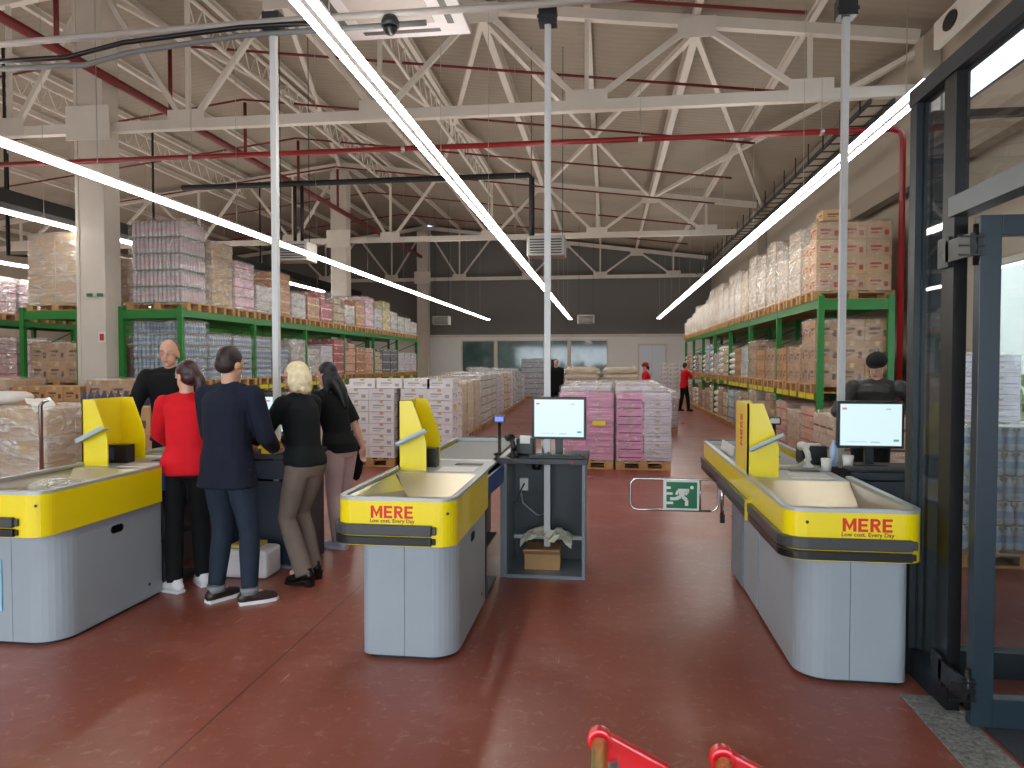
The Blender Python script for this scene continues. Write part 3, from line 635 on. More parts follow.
# cash desks
def make_desk(x, y, label, closed=False, w=.65):
    t = thing('cash_desk', label, 'cash desk', (x, y, 0), group='dark cash desks')
    MB().box(0, .05, 0, .5, 0, .88).build('side_panel', grey_side if not closed else dark_grey, t, bevel=.004)
    MB().box(w - .025, w, 0, .5, 0, .88).build('side_panel', grey_side if not closed else M('navy_panel', srgb(34, 42, 56), .4), t, bevel=.004)
    MB().box(.05, w - .025, .47, .49, 0, .88).build('back_panel', dark_grey, t)
    MB().box(.05, w - .025, 0, .47, 0, .025).build('bottom_panel', grey_side, t)
    MB().box(-.02, w + .02, -.03, .53, .88, .925).build('desk_top', black_pl if not closed else M('navy_black_top', srgb(24, 30, 40), .4), t, bevel=.004)
    if closed:
        MB().box(.05, w - .025, .0, .02, .03, .7).build('front_panel', M('navy_panel', srgb(34, 42, 56), .4), t)
        MB().box(.05, w - .025, -.01, .02, .72, .87).build('drawer', M('navy_panel', srgb(34, 42, 56), .4), t)
    else:
        MB().box(.05, w - .025, .43, .47, .2, .23).build('cable_rail', alu, t)
        MB().tube([(.1, .44, .62), (.13, .4, .5), (.25, .4, .4), (.32, .4, .42), (.33, .42, .6), (.33, .44, .75)], .008, 8).build('cable', M('grey_cable', srgb(150, 150, 150), .5), t)
        MB().box(.1, .17, .42, .47, .6, .7).build('socket', plate_w, t)
        MB().tube([(.14, .41, .66), (.12, .38, .62), (.08, .38, .52), (.05, .4, .5)], .006, 8).build('plug_cable', black_pl, t)
        MB().lathe([(.035, 0), (.04, .04), (.02, .07)], (.24, .4, .78), 12).build('cable_grommet', black_pl, t)
    MB().tube([(w - .1, -.036, .9), (w - .1, -.03, .9)], .012, 10).build('lock', print_r, t)
    return t
make_desk(-.81, 5.45, 'dark open cash desk of the middle checkout with monitor and white pole')
make_desk(-3.08, 5.45, 'dark open cash desk the group of people is standing around', True)
make_desk(1.62, 5.0, 'dark navy closed cash desk at the right checkout under the monitor', True, .62)
scr_m = bpy.data.materials.new('lit_screen'); scr_m.use_nodes = True; b = scr_m.node_tree.nodes['Principled BSDF']
b.inputs['Base Color'].default_value = (.02, .02, .02, 1); b.inputs['Emission Color'].default_value = (.70, .90, .93, 1); b.inputs['Emission Strength'].default_value = .85; b.inputs['Roughness'].default_value = .2
ui_grey = M('screen_grey', (.02, .02, .02), .3, emit=(.45, .55, .58), es=.8); ui_red = M('screen_red', (.02, .02, .02), .3, emit=(.8, .2, .2), es=.8); ui_grn = M('screen_green', (.02, .02, .02), .3, emit=(.1, .35, .35), es=.8)
def make_monitor(x, y, label, rz=0, w=.42, h=.33):
    t = thing('monitor', label, 'monitor', (x, y, .925), rz, 'lit cash monitors')
    MB().box(-w / 2, w / 2, -.02, .02, .13, .13 + h).build('bezel', black_pl, t, bevel=.004)
    s = MB().box(-w / 2 + .018, w / 2 - .018, -.0225, -.02, .15, .11 + h).build('screen', scr_m, t)
    m = MB().box(-w / 2 + .03, -w / 2 + .06, -.0235, -.0225, .07 + h, .085 + h, 1).box(w / 2 - .12, w / 2 - .09, -.0235, -.0225, .07 + h, .08 + h, 0).box(w / 2 - .07, w / 2 - .035, -.0235, -.0225, .18, .195, 2)
    m.box(-w / 2 + .06, -.03, -.0235, -.0225, .175, .179, 0).box(0, .06, -.0235, -.0225, .17, .178, 0)
    m.build('screen_marks', [ui_grey, ui_red, ui_grn], t)
    MB().box(-.03, .03, .0, .03, .02, .25).build('stand_neck', black_pl, t); MB().box(-.1, .1, -.07, .09, 0, .02).build('stand_base', black_pl, t, bevel=.004)
    return t
make_monitor(-.37, 5.62, 'lit monitor on the middle open cash desk')
make_monitor(1.82, 5.3, 'lit monitor on the navy desk at the right checkout', 0, .44, .33)
make_monitor(-2.66, 5.75, 'lit monitor half hidden behind the blonde woman')
def keyboard(x, y, label, rz=0):
    t = thing('keyboard', label, 'keyboard', (x, y, .926), rz, 'black keyboards')
    MB().box(-.21, .21, -.07, .07, 0, .02).build('case', black_pl, t, bevel=.004)
    m = MB()
    for i in range(14):
        for j in range(4): m.box(-.2 + i * .028, -.176 + i * .028, -.055 + j * .028, -.031 + j * .028, .02, .026)
    tag(m.build('keys', dark_grey, t), kind='stuff')
keyboard(-.38, 5.49, 'black keyboard in front of the middle monitor'); keyboard(1.8, 5.08, 'black keyboard in front of the right monitor')
# customer display poles
def pole_display(x, y, z, h, label, lit=True):
    t = thing('pole_display', label, 'customer display', (x, y, z))
    MB().lathe([(.05, 0), (.05, .012), (.014, .02), (.014, h)], n=12).build('pole', black_pl, t)
    MB().box(-.045, .045, -.025, .025, h, h + .06).box(-.035, .035, -.028, -.025, h + .012, h + .05, 1).build('display_head', [black_pl, M('blue_display', srgb(90, 100, 200), .3, emit=(.2, .25, .9), es=.6) if lit else plate_w], t, bevel=.003)
pole_display(-.86, 5.75, .908, .26, 'small black customer display on a pole beside the middle monitor')
pole_display(1.3, 5.85, .908, .26, 'small customer display with a white face beside the right monitor', False)
def scanner(x, y, z, rz, label, m1):
    t = thing('barcode_scanner', label, 'barcode scanner', (x, y, z), rz)
    MB().lathe([(.045, 0), (.045, .01), (.02, .03), (.02, .06)], n=12).build('base', m1, t)
    MB().tube([(0, -.02, .05), (0, .0, .1), (0, .05, .14)], .02, 10).build('grip', m1, t)
    MB().tube([(0, .02, .145), (0, .1, .14)], .03, 10, radii=[.026, .034]).build('head', m1, t)
scanner(-.72, 5.52, .925, .5, 'black hand scanner on its stand at the left end of the middle desk', black_pl)
scanner(1.42, 5.35, .908, .2, 'white corded scanner lying at the right checkout deck', plate_w)
pipe('scanner_cord', [(1.06, 5.7, .915), (1.12, 5.35, .92), (1.24, 5.22, .915), (1.36, 5.3, .93), (1.42, 5.4, .95)], .012, M('beige_cord', srgb(206, 200, 182), .4), 'thick beige cord curling over the right checkout deck', 'cord')
t = thing('receipt_printer', 'black receipt printer on the middle desk left of the monitor', 'printer', (-.64, 5.72, .925)); MB().box(-.07, .07, -.09, .09, 0, .13).build('case', black_pl, t, bevel=.01); MB().box(-.04, .04, -.092, -.05, .09, .15).build('paper', plate_w, t)
t = thing('receipt_printer', 'black receipt printer on the right desk left of the monitor', 'printer', (1.5, 5.55, .908)); MB().box(-.09, .09, -.09, .09, 0, .14).build('case', black_pl, t, bevel=.01); MB().box(-.05, .05, -.06, .0, .14, .15).build('paper', plate_w, t)
for x, y, z, lb in ((1.5, 5.18, .908, 'white paper cup left of the right keyboard'), (1.66, 5.24, .925, 'white mug under the right monitor'), (-.5, 5.9, .925, 'white cup behind the middle monitor stand')):
    tag(MB().lathe([(.03, 0), (.038, .085), (.034, .085), (.028, .01)], n=16).build('cup', plate_w, None, (x, y, z)), lb, 'cup')
tag(MB().lathe([(.026, 0), (.026, .13), (.012, .16), (.012, .18)], n=14).build('spray_bottle', M('blue_white_plastic', srgb(170, 190, 220), .3), None, (1.58, 5.3, .925)), 'pale blue bottle standing left of the right monitor', 'bottle')
tag(MB().tube([(0, -.05, .02), (0, 0, .03), (0, .05, .02)], .03, 12, radii=[.018, .032, .02]).build('computer_mouse', black_pl, None, (2.1, 5.1, .915)), 'black computer mouse right of the right keyboard', 'mouse')
# things in the open desk and on the left desk
t = thing('open_carton', 'brown carton standing on the bottom shelf of the middle open desk', 'box', (-.5, 5.72, .026)); MB().box(-.14, .14, -.12, .12, 0, .16).build('body', kraft, t); MB().obox((0, -.18, .15), (.28, .12, .004), Matrix.Rotation(-.5, 3, 'X')).build('flap', kraft_l, t)
def crumple(nx, ny, sx, sy, amp, seed, thick=.004):
    r = random.Random(seed); m = MB(); g = [[(sx * (i / nx - .5), sy * (j / ny - .5), amp * r.random() - .9 * amp * (abs(i / nx - .5) * 2) ** 3) for i in range(nx + 1)] for j in range(ny + 1)]
    v = [p for row in g for p in row]; k = len(v); v += [(a, b_, c_ - thick) for a, b_, c_ in v]; w = nx + 1; f = []
    for j in range(ny):
        for i in range(nx): a = j * w + i; f.append((a, a + 1, a + w + 1, a + w)); f.append((k + a, k + a + w, k + a + w + 1, k + a + 1))
    for i in range(nx): f.append((i, k + i, k + i + 1, i + 1)); a = ny * w + i; f.append((a, a + 1, k + a + 1, k + a))
    for j in range(ny): a = j * w; f.append((a, a + w, k + a + w, k + a)); a = j * w + nx; f.append((a, k + a, k + a + w, a + w))
    return m.add(v, f)
tag(crumple(9, 7, .4, .3, .07, 3).build('plastic_sheet', M('cream_plastic', srgb(208, 204, 184), .35), None, (-.47, 5.7, .26)), 'crumpled cream plastic sheet lying on the carton in the middle desk', 'plastic sheet')
t = thing('paper_bundle', 'white paper bundle on the floor before the desk, behind the man in navy', 'bundle', (-2.76, 5.27, .001)); MB().box(-.2, .2, -.13, .13, 0, .22).build('body', white_box, t, bevel=.03); MB().box(-.12, .1, -.1, .1, .222, .25).build('yellow_packet', yel_m, t, bevel=.01)
t = thing('yellow_packet_box', 'yellow and navy packet box on the desk in front of the blonde woman', 'box', (-2.72, 5.5, .925)); MB().box(-.1, .1, -.07, .07, 0, .1).box(-.101, -.02, -.071, .071, 0, .04, 1).build('body', [yellow, navy_m], t)
tag(MB().box(-.1, .1, -.075, .075, 0, .11).build('tin_box', M('blue_tin', srgb(36, 52, 110), .3), None, (-2.5, 5.6, .925)), 'small blue box beside the yellow packet box', 'box')
m = MB()
for k in range(7): m.obox((0.01 * (k % 3), .01 * (k % 2), .006 + .012 * k), (.3 - .01 * k, .22, .01), Matrix.Rotation(.08 * (k % 3), 3, 'Z'))
tag(m.build('paper_stack', plate_w, None, (-3.3, 5.62, .912)), 'stack of white papers before the woman in the red jacket', 'paper stack', kind='thing')
# bag of greens in the left bin
mb = MB(); r_ = random.Random(4)
t = thing('bag_of_greens', 'clear plastic bag of greens lying in the left checkout bin', 'bag', (-3.42, 4.1, .86))
for k in range(22):
    a = r_.random() * 6.28; q = r_.random() * .09; mb.obox((q * math.cos(a) * 1.3, q * math.sin(a), -.01 + r_.random() * .04), (.05, .03, .012), Matrix.Rotation(r_.random() * 3, 3, 'Z') @ Matrix.Rotation(r_.random() - .5, 3, 'X'), k % 3)
mb.build('leaves', [M('pale_green', srgb(176, 186, 130), .6), M('white_leaf', srgb(220, 220, 200), .6), M('brown_leaf', srgb(150, 120, 90), .6)], t)
rg = []
for i in range(7):
    a = PI * i / 6; rr = .15 * math.sin(a) + .003; rg.append([(rr * 1.25 * math.cos(th) * (1 + .12 * math.sin(5 * th + i)), rr * math.sin(th) * (1 + .1 * math.cos(4 * th)), .012 - .045 * math.cos(a) + .01 * math.sin(7 * th)) for th in [2 * PI * k / 18 for k in range(18)]])
MB().rings(rg).build('bag_film', film_h, t)
tag(MB().box(-.001, .006, 0, .12, 0, .3).build('leaflet_holder', M('pale_blue_leaflet', srgb(150, 200, 220), .3), None, (-3.5, 3.741, .2)), 'pale blue leaflet fixed to the front of the left checkout', 'leaflet')
bpy.data.objects['leaflet_holder'].rotation_euler = (0, 0, PI / 2)

# exit gate
t = thing('exit_gate', 'chrome swing gate with a green running man exit sign between two checkouts', 'gate', (.93, 5.86, 0))
def rrect(x0, x1, z0, z1, r, n=5):
    p = []
    for cx, cz, a in ((x1 - r, z0 + r, -PI / 2), (x1 - r, z1 - r, 0), (x0 + r, z1 - r, PI / 2), (x0 + r, z0 + r, PI)):
        for k in range(n + 1): q = a + PI / 2 * k / n; p.append((cx + r * math.cos(q), 0, cz + r * math.sin(q)))
    return p
pp = rrect(-.74, -.05, .47, .72, .06); MB().tube(pp + [pp[0]], .009, 8).build('gate_frame', chrome, t)
MB().tube([(-.02, 0, .42), (-.02, 0, .74)], .014, 10).build('hinge_post', chrome, t)
MB().box(-.035, .0, -.016, .016, .38, .45).build('hinge_block', black_pl, t)
MB().box(-.012, .035, -.012, .012, .48, .5).box(-.012, .035, -.012, .012, .68, .7).build('hinge_bracket', steel, t)
MB().tube([(-.19, 0, .47), (-.19, 0, .72)], .007, 8).build('cross_bar', chrome, t)
MB().box(-.48, -.2, -.013, -.009, .475, .715).build('sign_backing', M('sign_white', srgb(225, 230, 225), .4), t)
MB().box(-.455, -.215, -.0145, -.013, .49, .7).build('sign_panel', M('exit_green', srgb(8, 110, 66), .4), t)
def sx(x): return -.455 + x * .24
def sz(z): return .49 + z * .21
pm = MB()
def lim(a, b_, w): pm.bar((sx(a[0]), -.0155, sz(a[1])), (sx(b_[0]), -.0155, sz(b_[1])), .002, w, up=(0, 1, 0)) if 0 else pm.obox(((sx(a[0]) + sx(b_[0])) / 2, -.0155, (sz(a[1]) + sz(b_[1])) / 2), (math.hypot(sx(b_[0]) - sx(a[0]), sz(b_[1]) - sz(a[1])), .002, w), Matrix.Rotation(-math.atan2(sz(b_[1]) - sz(a[1]), sx(b_[0]) - sx(a[0])), 3, 'Y'))
lim((.38, .68), (.74, .68), .028); lim((.5, .62), (.5, .42), .045); lim((.46, .44), (.3, .36), .028); lim((.3, .36), (.12, .36), .024); lim((.54, .44), (.66, .32), .028); lim((.66, .32), (.66, .1), .026)
lim((.38, .68), (.32, .52), .02); lim((.72, .68), (.62, .52), .02)
for a in ((.0, .78, .14), (.0, .56, .2), (.0, .2, .22)): lim((a[0], a[1]), (a[2], a[1]), .02)
pm.tube([(sx(.83), -.017, sz(.8)), (sx(.83), -.0145, sz(.8))], .014, 12)
pm.build('running_man_pictogram', M('sign_white', (1, 1, 1)), t)

# ================================================================ PALLET RACKS
def make_rack(x0, x1, y0, nb, label, front, group='green pallet racks'):
    t = thing('pallet_rack', label, 'pallet rack', (0, y0, 0), group=group); L_ = 2.7; Z2 = 2.62; Z1 = 1.18
    up = MB().box(-.045, .045, -.04, .04, 0, 2.68)
    fr = MB().bar((x0, 0, .15), (x1, 0, .15), .03, .03).bar((x0, 0, .2), (x1, 0, 1.1), .025, .025).bar((x1, 0, 1.1), (x0, 0, 1.95), .025, .025).bar((x0, 0, 1.95), (x1, 0, 2.45), .025, .025)
    rep('upright', up, green_rack, t, [(x, L_ * k, 0) for k in range(nb + 1) for x in (x0 + .045, x1 - .045)])
    rep('frame_brace', fr, green_rack, t, [(0, L_ * k, 0) for k in range(1, nb + 1)])
    MB().box(x0 + .04, x1 - .04, -.03, .03, Z2 - .16, Z2).build('end_beam', green_rack, t)
    be = MB().box(-.025, .025, .04, L_ - .04, Z2 - .13, Z2); xf = x0 if front > 0 else x1
    rep('beam', be, green_rack, t, [(x, L_ * k, 0) for k in range(nb) for x in (x0 + .03, x1 - .03)])
    be = MB().box(-.025, .025, .04, L_ - .04, Z1 - .11, Z1)
    rep('beam', be, green_rack, t, [(x, L_ * k, 0) for k in range(nb) for x in (x0 + .03, x1 - .03)])
    sgn = -1 if front > 0 else 1; xs = (x0 - .002) if front > 0 else (x1 + .002)
    tg = MB().box(-.004, .004, 0, .42, Z1 - .1, Z1 - .01)
    rep('price_strip', tg, yellow_tag, t, [(xs, L_ * k + q, 0) for k in range(nb) for q in ((.15, .62, 1.2, 1.72, 2.2) if k < 3 else (.3, 1.6))])
    return t
make_rack(3.19, 4.29, 11.55, 7, 'long green pallet rack down the right side of the hall', 1)
make_rack(-8.84, -7.6, 12.15, 6, 'long green pallet rack on the left, right of the thick column', -1)
make_rack(-10.85, -9.6, 12.15, 6, 'green pallet rack left of the thick column, its end facing the checkouts', 1)
make_rack(-14.6, -13.4, 14.0, 3, 'distant green pallet rack at the far left edge', -1)

# ---------------------------------------------------------------- pallets and their loads
def pallet_mb(wx=1.2, wy=.8):
    m = MB()
    for k in range(5): x = -wx / 2 + .05 + k * (wx - .1) / 4; m.box(x - .05, x + .05, -wy / 2, wy / 2, .122, .144)
    for y in (-wy / 2 + .05, 0, wy / 2 - .05):
        m.box(-wx / 2, wx / 2, y - .05, y + .05, .1, .122); m.box(-wx / 2, wx / 2, y - .05, y + .05, 0, .022)
        for x in (-wx / 2 + .07, 0, wx / 2 - .07): m.box(x - .07, x + .07, y - .05, y + .05, .022, .1)
    return m
pal_me = pallet_mb().build('pallet', wood); tmpl_pal = pal_me.data; bpy.data.objects.remove(pal_me)
pal_me = pallet_mb(.84, .84).build('pallet', wood); tmpl_pal_s = pal_me.data; bpy.data.objects.remove(pal_me)
def carton_mb(x, y, z, prints=1, seed=0):
    m = MB().box(-x / 2, x / 2, -y / 2, y / 2, 0, z, 0); r = random.Random(seed)
    if prints:
        for s in (-1, 1):
            for a, b_, c_, d_ in (((-.34, .1, .5, .62), (-.34, -.02, .32, .38), (.22, .38, .2, .5)) if prints == 1 else ((-.42, .42, .3, .42),)):
                m.box(a * x, b_ * x, s * (y / 2 + .001) - .001, s * (y / 2 + .001) + .001, c_ * z, d_ * z, 1)
                m.box(s * (x / 2 + .001) - .001, s * (x / 2 + .001) + .001, a * y, b_ * y, c_ * z, d_ * z, 1)
            m.box(-.03, .03, s * (y / 2 + .001) - .001, s * (y / 2 + .001) + .001, .78 * z, z, 2)
    return m
def bottle_pack_mb(nx, ny, h, d=.085):
    m = MB()
    for i in range(nx):
        for j in range(ny):
            c = ((i - (nx - 1) / 2) * d, (j - (ny - 1) / 2) * d, 0)
            m.lathe([(.034, 0), (.04, .02), (.04, h * .3), (.04, h * .6), (.036, h * .72), (.014, h * .9), (.015, h * .92), (.015, h * .98)], c, 8, ms=[0, 0, 1, 0, 0, 0, 2])
    return m
def sack_mb(x, y, z):
    rings = []
    for i in range(7):
        a = PI * i / 6; q = max(.02, math.sin(a)) ** .45; rings.append([(x / 2 * q * math.copysign(abs(math.cos(t)) ** .5, math.cos(t)), y / 2 * q * math.copysign(abs(math.sin(t)) ** .5, math.sin(t)), z / 2 - z / 2 * math.cos(a)) for t in [2 * PI * k / 16 for k in range(16)]])
    return MB().rings(rings)
def film_mb(wx, wy, h, seed, top=True):
    r = random.Random(seed); rings = []; nz = 9; per = []
    def ring(z, k):
        pts = []; x, y = wx / 2 * k, wy / 2 * k
        n = 7
        for ax, ay, bx, by in ((-x, -y, x, -y), (x, -y, x, y), (x, y, -x, y), (-x, y, -x, -y)):
            for q in range(n):
                f = q / n; px_, py_ = ax + (bx - ax) * f, ay + (by - ay) * f; o = .012 + .022 * r.random() if q else .004; l = math.hypot(px_, py_) or 1
                pts.append((px_ * (1 + o / l), py_ * (1 + o / l), z + .012 * (r.random() - .5)))
        return pts
    for k in range(nz + 1): rings.append(ring(-.04 + (h + .05) * k / nz, 1.0 + .012))
    rings.append(ring(h + .03, .9)); rings.append(ring(h + .02, .5))
    return MB().rings(rings, 0, False)
KINDS = {   # material, print, carton size, film
    'kraft': (kraft, print_m, (.38, .38, .3), film), 'kraft_red': (kraft_l, print_r, (.39, .38, .27), film), 'wrapped': (kraft_l, tape_m, (.55, .38, .28), film_h),
    'kraft_bare': (kraft, print_m, (.3, .26, .25), None), 'white': (white_box, lilac_print, (.42, .42, .2), None), 'whitewrap': (beige_m, tape_m, (.55, .38, .25), film_h),
    'pink': (pink_m, pink_pale, (.4, .26, .1), film), 'lilac': (lilac_m, lilac_print, (.4, .26, .12), film), 'pinkpale': (pink_pale, red_m, (.4, .26, .2), film_h),
    'blue': (blue_m, navy_m, (.3, .26, .24), film), 'silver': (silver_m, lilac_print, (.3, .26, .22), film_h), 'red': (red_m, pink_pale, (.3, .26, .24), film), 'amber': (amber_m, yel_m, (.3, .26, .26), film),
    'yellow': (yel_m, beige_m, (.4, .26, .2), film_h), 'navy': (navy_m, silver_m, (.4, .26, .24), film), 'beige': (beige_m, print_m, (.4, .26, .22), film), 'peach': (peach_m, print_r, (.4, .26, .22), film),
    'speckle': (silver_m, black_print, (.26, .2, .2), film), 'tubes': (beige_m, tape_m, (.2, .2, 1.0), film), 'sacks': (sack_m, lilac_print, (.58, .38, .17), None), 'bottles': (bottle_m, rose_m, None, film), 'flatsacks': (beige_m, tape_m, (.58, .4, .15), film),
}
blue_lab = M('blue_bottle_label', srgb(120, 150, 184), .4); load_cache = {}
def load_proto(kind, h, near, wx, wy):
    mat, pr, cs, fl = KINDS[kind]; key = (kind, round(h, 1), near, wx, wy)
    if key in load_cache: return copy_tree(load_cache[key])
    rr = random.Random(hash((kind, round(h, 1))) % 1000 if 0 else sum(map(ord, kind)) + int(h * 10))
    root = bpy.data.objects.new('pallet_load', None); C.objects.link(root)
    cells = []
    bot = kind == 'bottles' or (kind == 'blue' and near)
    if bot:
        nx, ny = 3, 3; nz = max(1, round(h / (.3 if kind == 'bottles' else .22))); dx, dy, dz = .34, .26, h / nz
        mats = [bottle_m, rose_m, cap_m, kraft_l] if kind == 'bottles' else [blue_m, blue_lab, cap_m, silver_m]; nm = 'bottle_pack'
    else:
        nx, ny, nz = max(1, round(wx / cs[0])), max(1, round(wy / cs[1])), max(1, round(h / cs[2])); dx, dy, dz = wx / nx, wy / ny, h / nz
        mats = [mat, pr, tape_m]; nm = 'sack' if 'sack' in kind else ('roll' if kind == 'tubes' else 'carton')
    for k in range(nz):
        for i in range(nx):
            for j in range(ny):
                if 0 < i < nx - 1 and 0 < j < ny - 1 and k < nz - 1: continue
                if k == nz - 1 and rr.random() < .1 and nz > 2 and kind not in ('pink', 'white', 'bottles', 'tubes'): continue
                cells.append(((i - (nx - 1) / 2) * dx + rr.uniform(-.004, .004), (j - (ny - 1) / 2) * dy + rr.uniform(-.004, .004), k * dz))
    def unit():
        if bot: return bottle_pack_mb(4, 3, dz - .01).box(-.168, .168, -.128, .128, dz - .011, dz - .0065, 3)
        if nm == 'sack': return sack_mb(dx * 1.02, dy * 1.02, dz * 1.05)
        if kind == 'tubes': return MB().lathe([(.09, 0), (.095, .03), (.095, dz - .03), (.09, dz)], n=12)
        return carton_mb(dx - .008, dy - .008, dz - .006, 1 if 'carton' in LOOK[kind] else 2)
    if near:
        first = unit().build(nm, mats, root); first.location = cells[0]
        for c_ in cells[1:]:
            o = first.copy(); C.objects.link(o); o.parent = root; o.location = c_
    else:
        u = unit(); m = MB()
        for c_ in cells: 
            n = len(m.v); m.v += [(a + c_[0], b_ + c_[1], d_ + c_[2]) for a, b_, d_ in u.v]; m.f += [tuple(q + n for q in f) for f in u.f]; m.mi += u.mi; m.sm += u.sm
        m.build('stacked_goods', mats, root)
    if fl: film_mb(wx, wy, h, int(h * 100) + len(kind)).build('film', fl, root)
    load_cache[key] = root
    return root
LOOK = {'kraft': 'brown cartons', 'kraft_red': 'brown cartons with red print', 'wrapped': 'brown cartons in wrinkled film', 'kraft_bare': 'bare brown cartons', 'white': 'flat white cartons', 'whitewrap': 'beige goods wrapped in whitish film',
        'pink': 'flat pink packs', 'lilac': 'pale lilac packs', 'pinkpale': 'pale pink packs in shiny film', 'blue': 'pale blue packs', 'silver': 'silvery packs in shiny film', 'red': 'red packs', 'amber': 'amber packs', 'yellow': 'yellow packs in film',
        'navy': 'dark blue packs', 'beige': 'beige packs', 'peach': 'peach coloured packs', 'speckle': 'black and white speckled packs', 'tubes': 'beige upright rolls in film', 'sacks': 'white sacks', 'bottles': 'capped bottles in layers', 'flatsacks': 'flat beige sacks'}
def put(kind, h, x, y, z, where, group, near=False, wx=1.16, wy=.78, rz=0, pallet=True):
    if pallet:
        p = bpy.data.objects.new('pallet', tmpl_pal if wx > 1 else tmpl_pal_s); C.objects.link(p); p.location = (x, y, z); p.rotation_euler = (0, 0, rz)
        tag(p, 'pallet under the ' + LOOK[kind].split(' in ')[0].split(' with ')[0].split(' wrapped ')[0] + ' ' + where, 'pallet', group + ' pallets'); z += .1445
    r = load_proto(kind, h, near, wx, wy); r.location = (x, y, z); r.rotation_euler = (0, 0, rz + rnd.uniform(-.015, .015))
    tag(r, LOOK[kind] + ' ' + where, 'pallet load', group); return r
def row(spec, x, y0, z, where, group, near_n, dy=.9, wx=1.1):
    """spec: kind:height items along a rack level, from the end nearest the checkouts"""
    for k, s in enumerate(spec.split()):
        if s == '-': continue
        kind, h = s.split(':'); put(kind, float(h), x, y0 + .45 + dy * k, z, '%s %s' % (ORD[k], where), group, k < near_n, wx, .78)
row('kraft_red:1.05 whitewrap:1.1 whitewrap:1.0 whitewrap:1.2 whitewrap:1.1 whitewrap:1.2 wrapped:1.0 whitewrap:1.1 whitewrap:1.1 whitewrap:.9 whitewrap:1.1 wrapped:1.1 whitewrap:1.1 whitewrap:.9 whitewrap:.8 whitewrap:.8 whitewrap:.9 whitewrap:.7 whitewrap:.6 whitewrap:.6 whitewrap:.5',
    3.74, 11.6, 2.62, 'along the top of the right rack', 'loads on top of the right rack', 6)
row('kraft:1.0 kraft:.6 kraft_bare:.6 kraft:.6 kraft_bare:.6 kraft:.8 silver:.7 kraft_bare:.7 sacks:.6 beige:.7 sacks:.8 silver:.6 sacks:.7 blue:.9 sacks:.6 beige:.6 navy:.7 sacks:.6 beige:.7 red:.6 sacks:.6',
    3.74, 11.6, 1.18, 'along the middle level of the right rack', 'loads on the middle level of the right rack', 6)
row('peach:.8 wrapped:.7 peach:.8 kraft:.9 kraft:.7 wrapped:.9 kraft:.8 silver:.8 blue:.8 beige:.7 kraft:.8 sacks:.7 beige:.8 kraft:.7 beige:.6 kraft:.8 sacks:.6 beige:.6 kraft:.7 beige:.7 kraft:.6',
    3.74, 11.6, 0.0, 'along the bottom of the right rack', 'loads on the floor level of the right rack', 5)
row('bottles:1.5 wrapped:1.25 pinkpale:1.0 silver:.6 amber:1.0 silver:.6 amber:.6 red:.8 beige:.7 silver:.6 amber:.8 pinkpale:1.0 silver:.7 yellow:1.0 silver:.7 silver:.6 silver:.6 silver:.5',
    -8.17, 12.2, 2.62, 'along the top of the left rack', 'loads on top of the left rack', 7)
row('blue:1.1 blue:.9 blue:.9 blue:.9 blue:.7 silver:.9 silver:.7 lilac:.8 red:1.0 peach:.9 amber:.8 peach:.8 beige:.7 navy:.8 navy:.8 lilac:.7 lilac:.7 lilac:.7',
    -8.17, 12.2, 1.18, 'along the middle level of the left rack', 'loads on the middle level of the left rack', 5)
row('kraft:.9 kraft:.8 beige:.8 kraft:.7 beige:.8 kraft:.8 beige:.7 kraft:.8 beige:.7 kraft:.7 kraft:.8 beige:.7 silver:.8 kraft:.7 beige:.7 kraft:.8 silver:.7 kraft:.6',
    -8.17, 12.2, 0.0, 'along the bottom of the left rack', 'loads on the floor level of the left rack', 2)
row('wrapped:1.3 wrapped:1.0', -10.22, 12.2, 2.62, 'atop the rack left of the column', 'loads on the rack left of the column', 2)
row('kraft:.7 kraft:.7 kraft:.7 beige:.6', -10.22, 12.2, 1.18, 'midway up the rack left of the column', 'loads midway up the rack left of the column', 2)
row('kraft:.9 kraft:.9', -10.22, 12.2, 0, 'under the rack left of the column', 'loads under the rack left of the column', 1)
row('pinkpale:.8 pinkpale:.8 pinkpale:.8 pinkpale:.8 pinkpale:.8', -14.0, 14.1, 2.62, 'atop the far left rack', 'pink loads at the far left', 0)
row('pinkpale:.9 pinkpale:.9 red:.8 red:.8', -14.0, 14.1, 1.18, 'midway up the far left rack', 'loads midway up the far left rack', 0)
o = tag(carton_mb(.4, .35, .16).build('carton', [kraft_l, print_m, tape_m], None, (3.5, 11.9, 2.62 + .1445 + 1.09)), 'low brown carton lying on top of the first load of the right rack', 'box')
# stock on the floor behind the left checkout
for i, (x, k, h) in enumerate(((-11.0, 'kraft', 1.25), (-9.75, 'kraft', 1.2), (-8.5, 'kraft_bare', 1.15), (-7.25, 'kraft', 1.2))):
    put(k, h, x, 10.35, 0, 'before the left racks, %s from the left' % ORD[i], 'carton loads before the left racks', True)
put('wrapped', .9, -6.1, 8.6, 0, 'on the floor behind the yellow tower of the left checkout', 'stock behind the left checkout', True)
for i in range(11):
    tag(MB().lathe([(.035, 0), (.038, .1), (.034, .16), (.014, .2), (.014, .23)], n=10, ms=[0, 0, 0, 1]).build('dark_bottle', [navy_m, cap_d], None, (-6.55 + .095 * i, 8.3, .9 + .1745)), 'small dark capped bottle in a row on the load behind the left checkout', 'bottle', 'dark bottles on the load behind the left checkout')
put('kraft', .75, -5.4, 9.6, 0, 'in a low stack half hidden by the left yellow tower', 'stock behind the left checkout', True, wy=.78)
ld = put('wrapped', 1.05, -6.0, 6.75, 0, 'left of the left checkout, with papers on top', 'stock beside the left checkout', True)
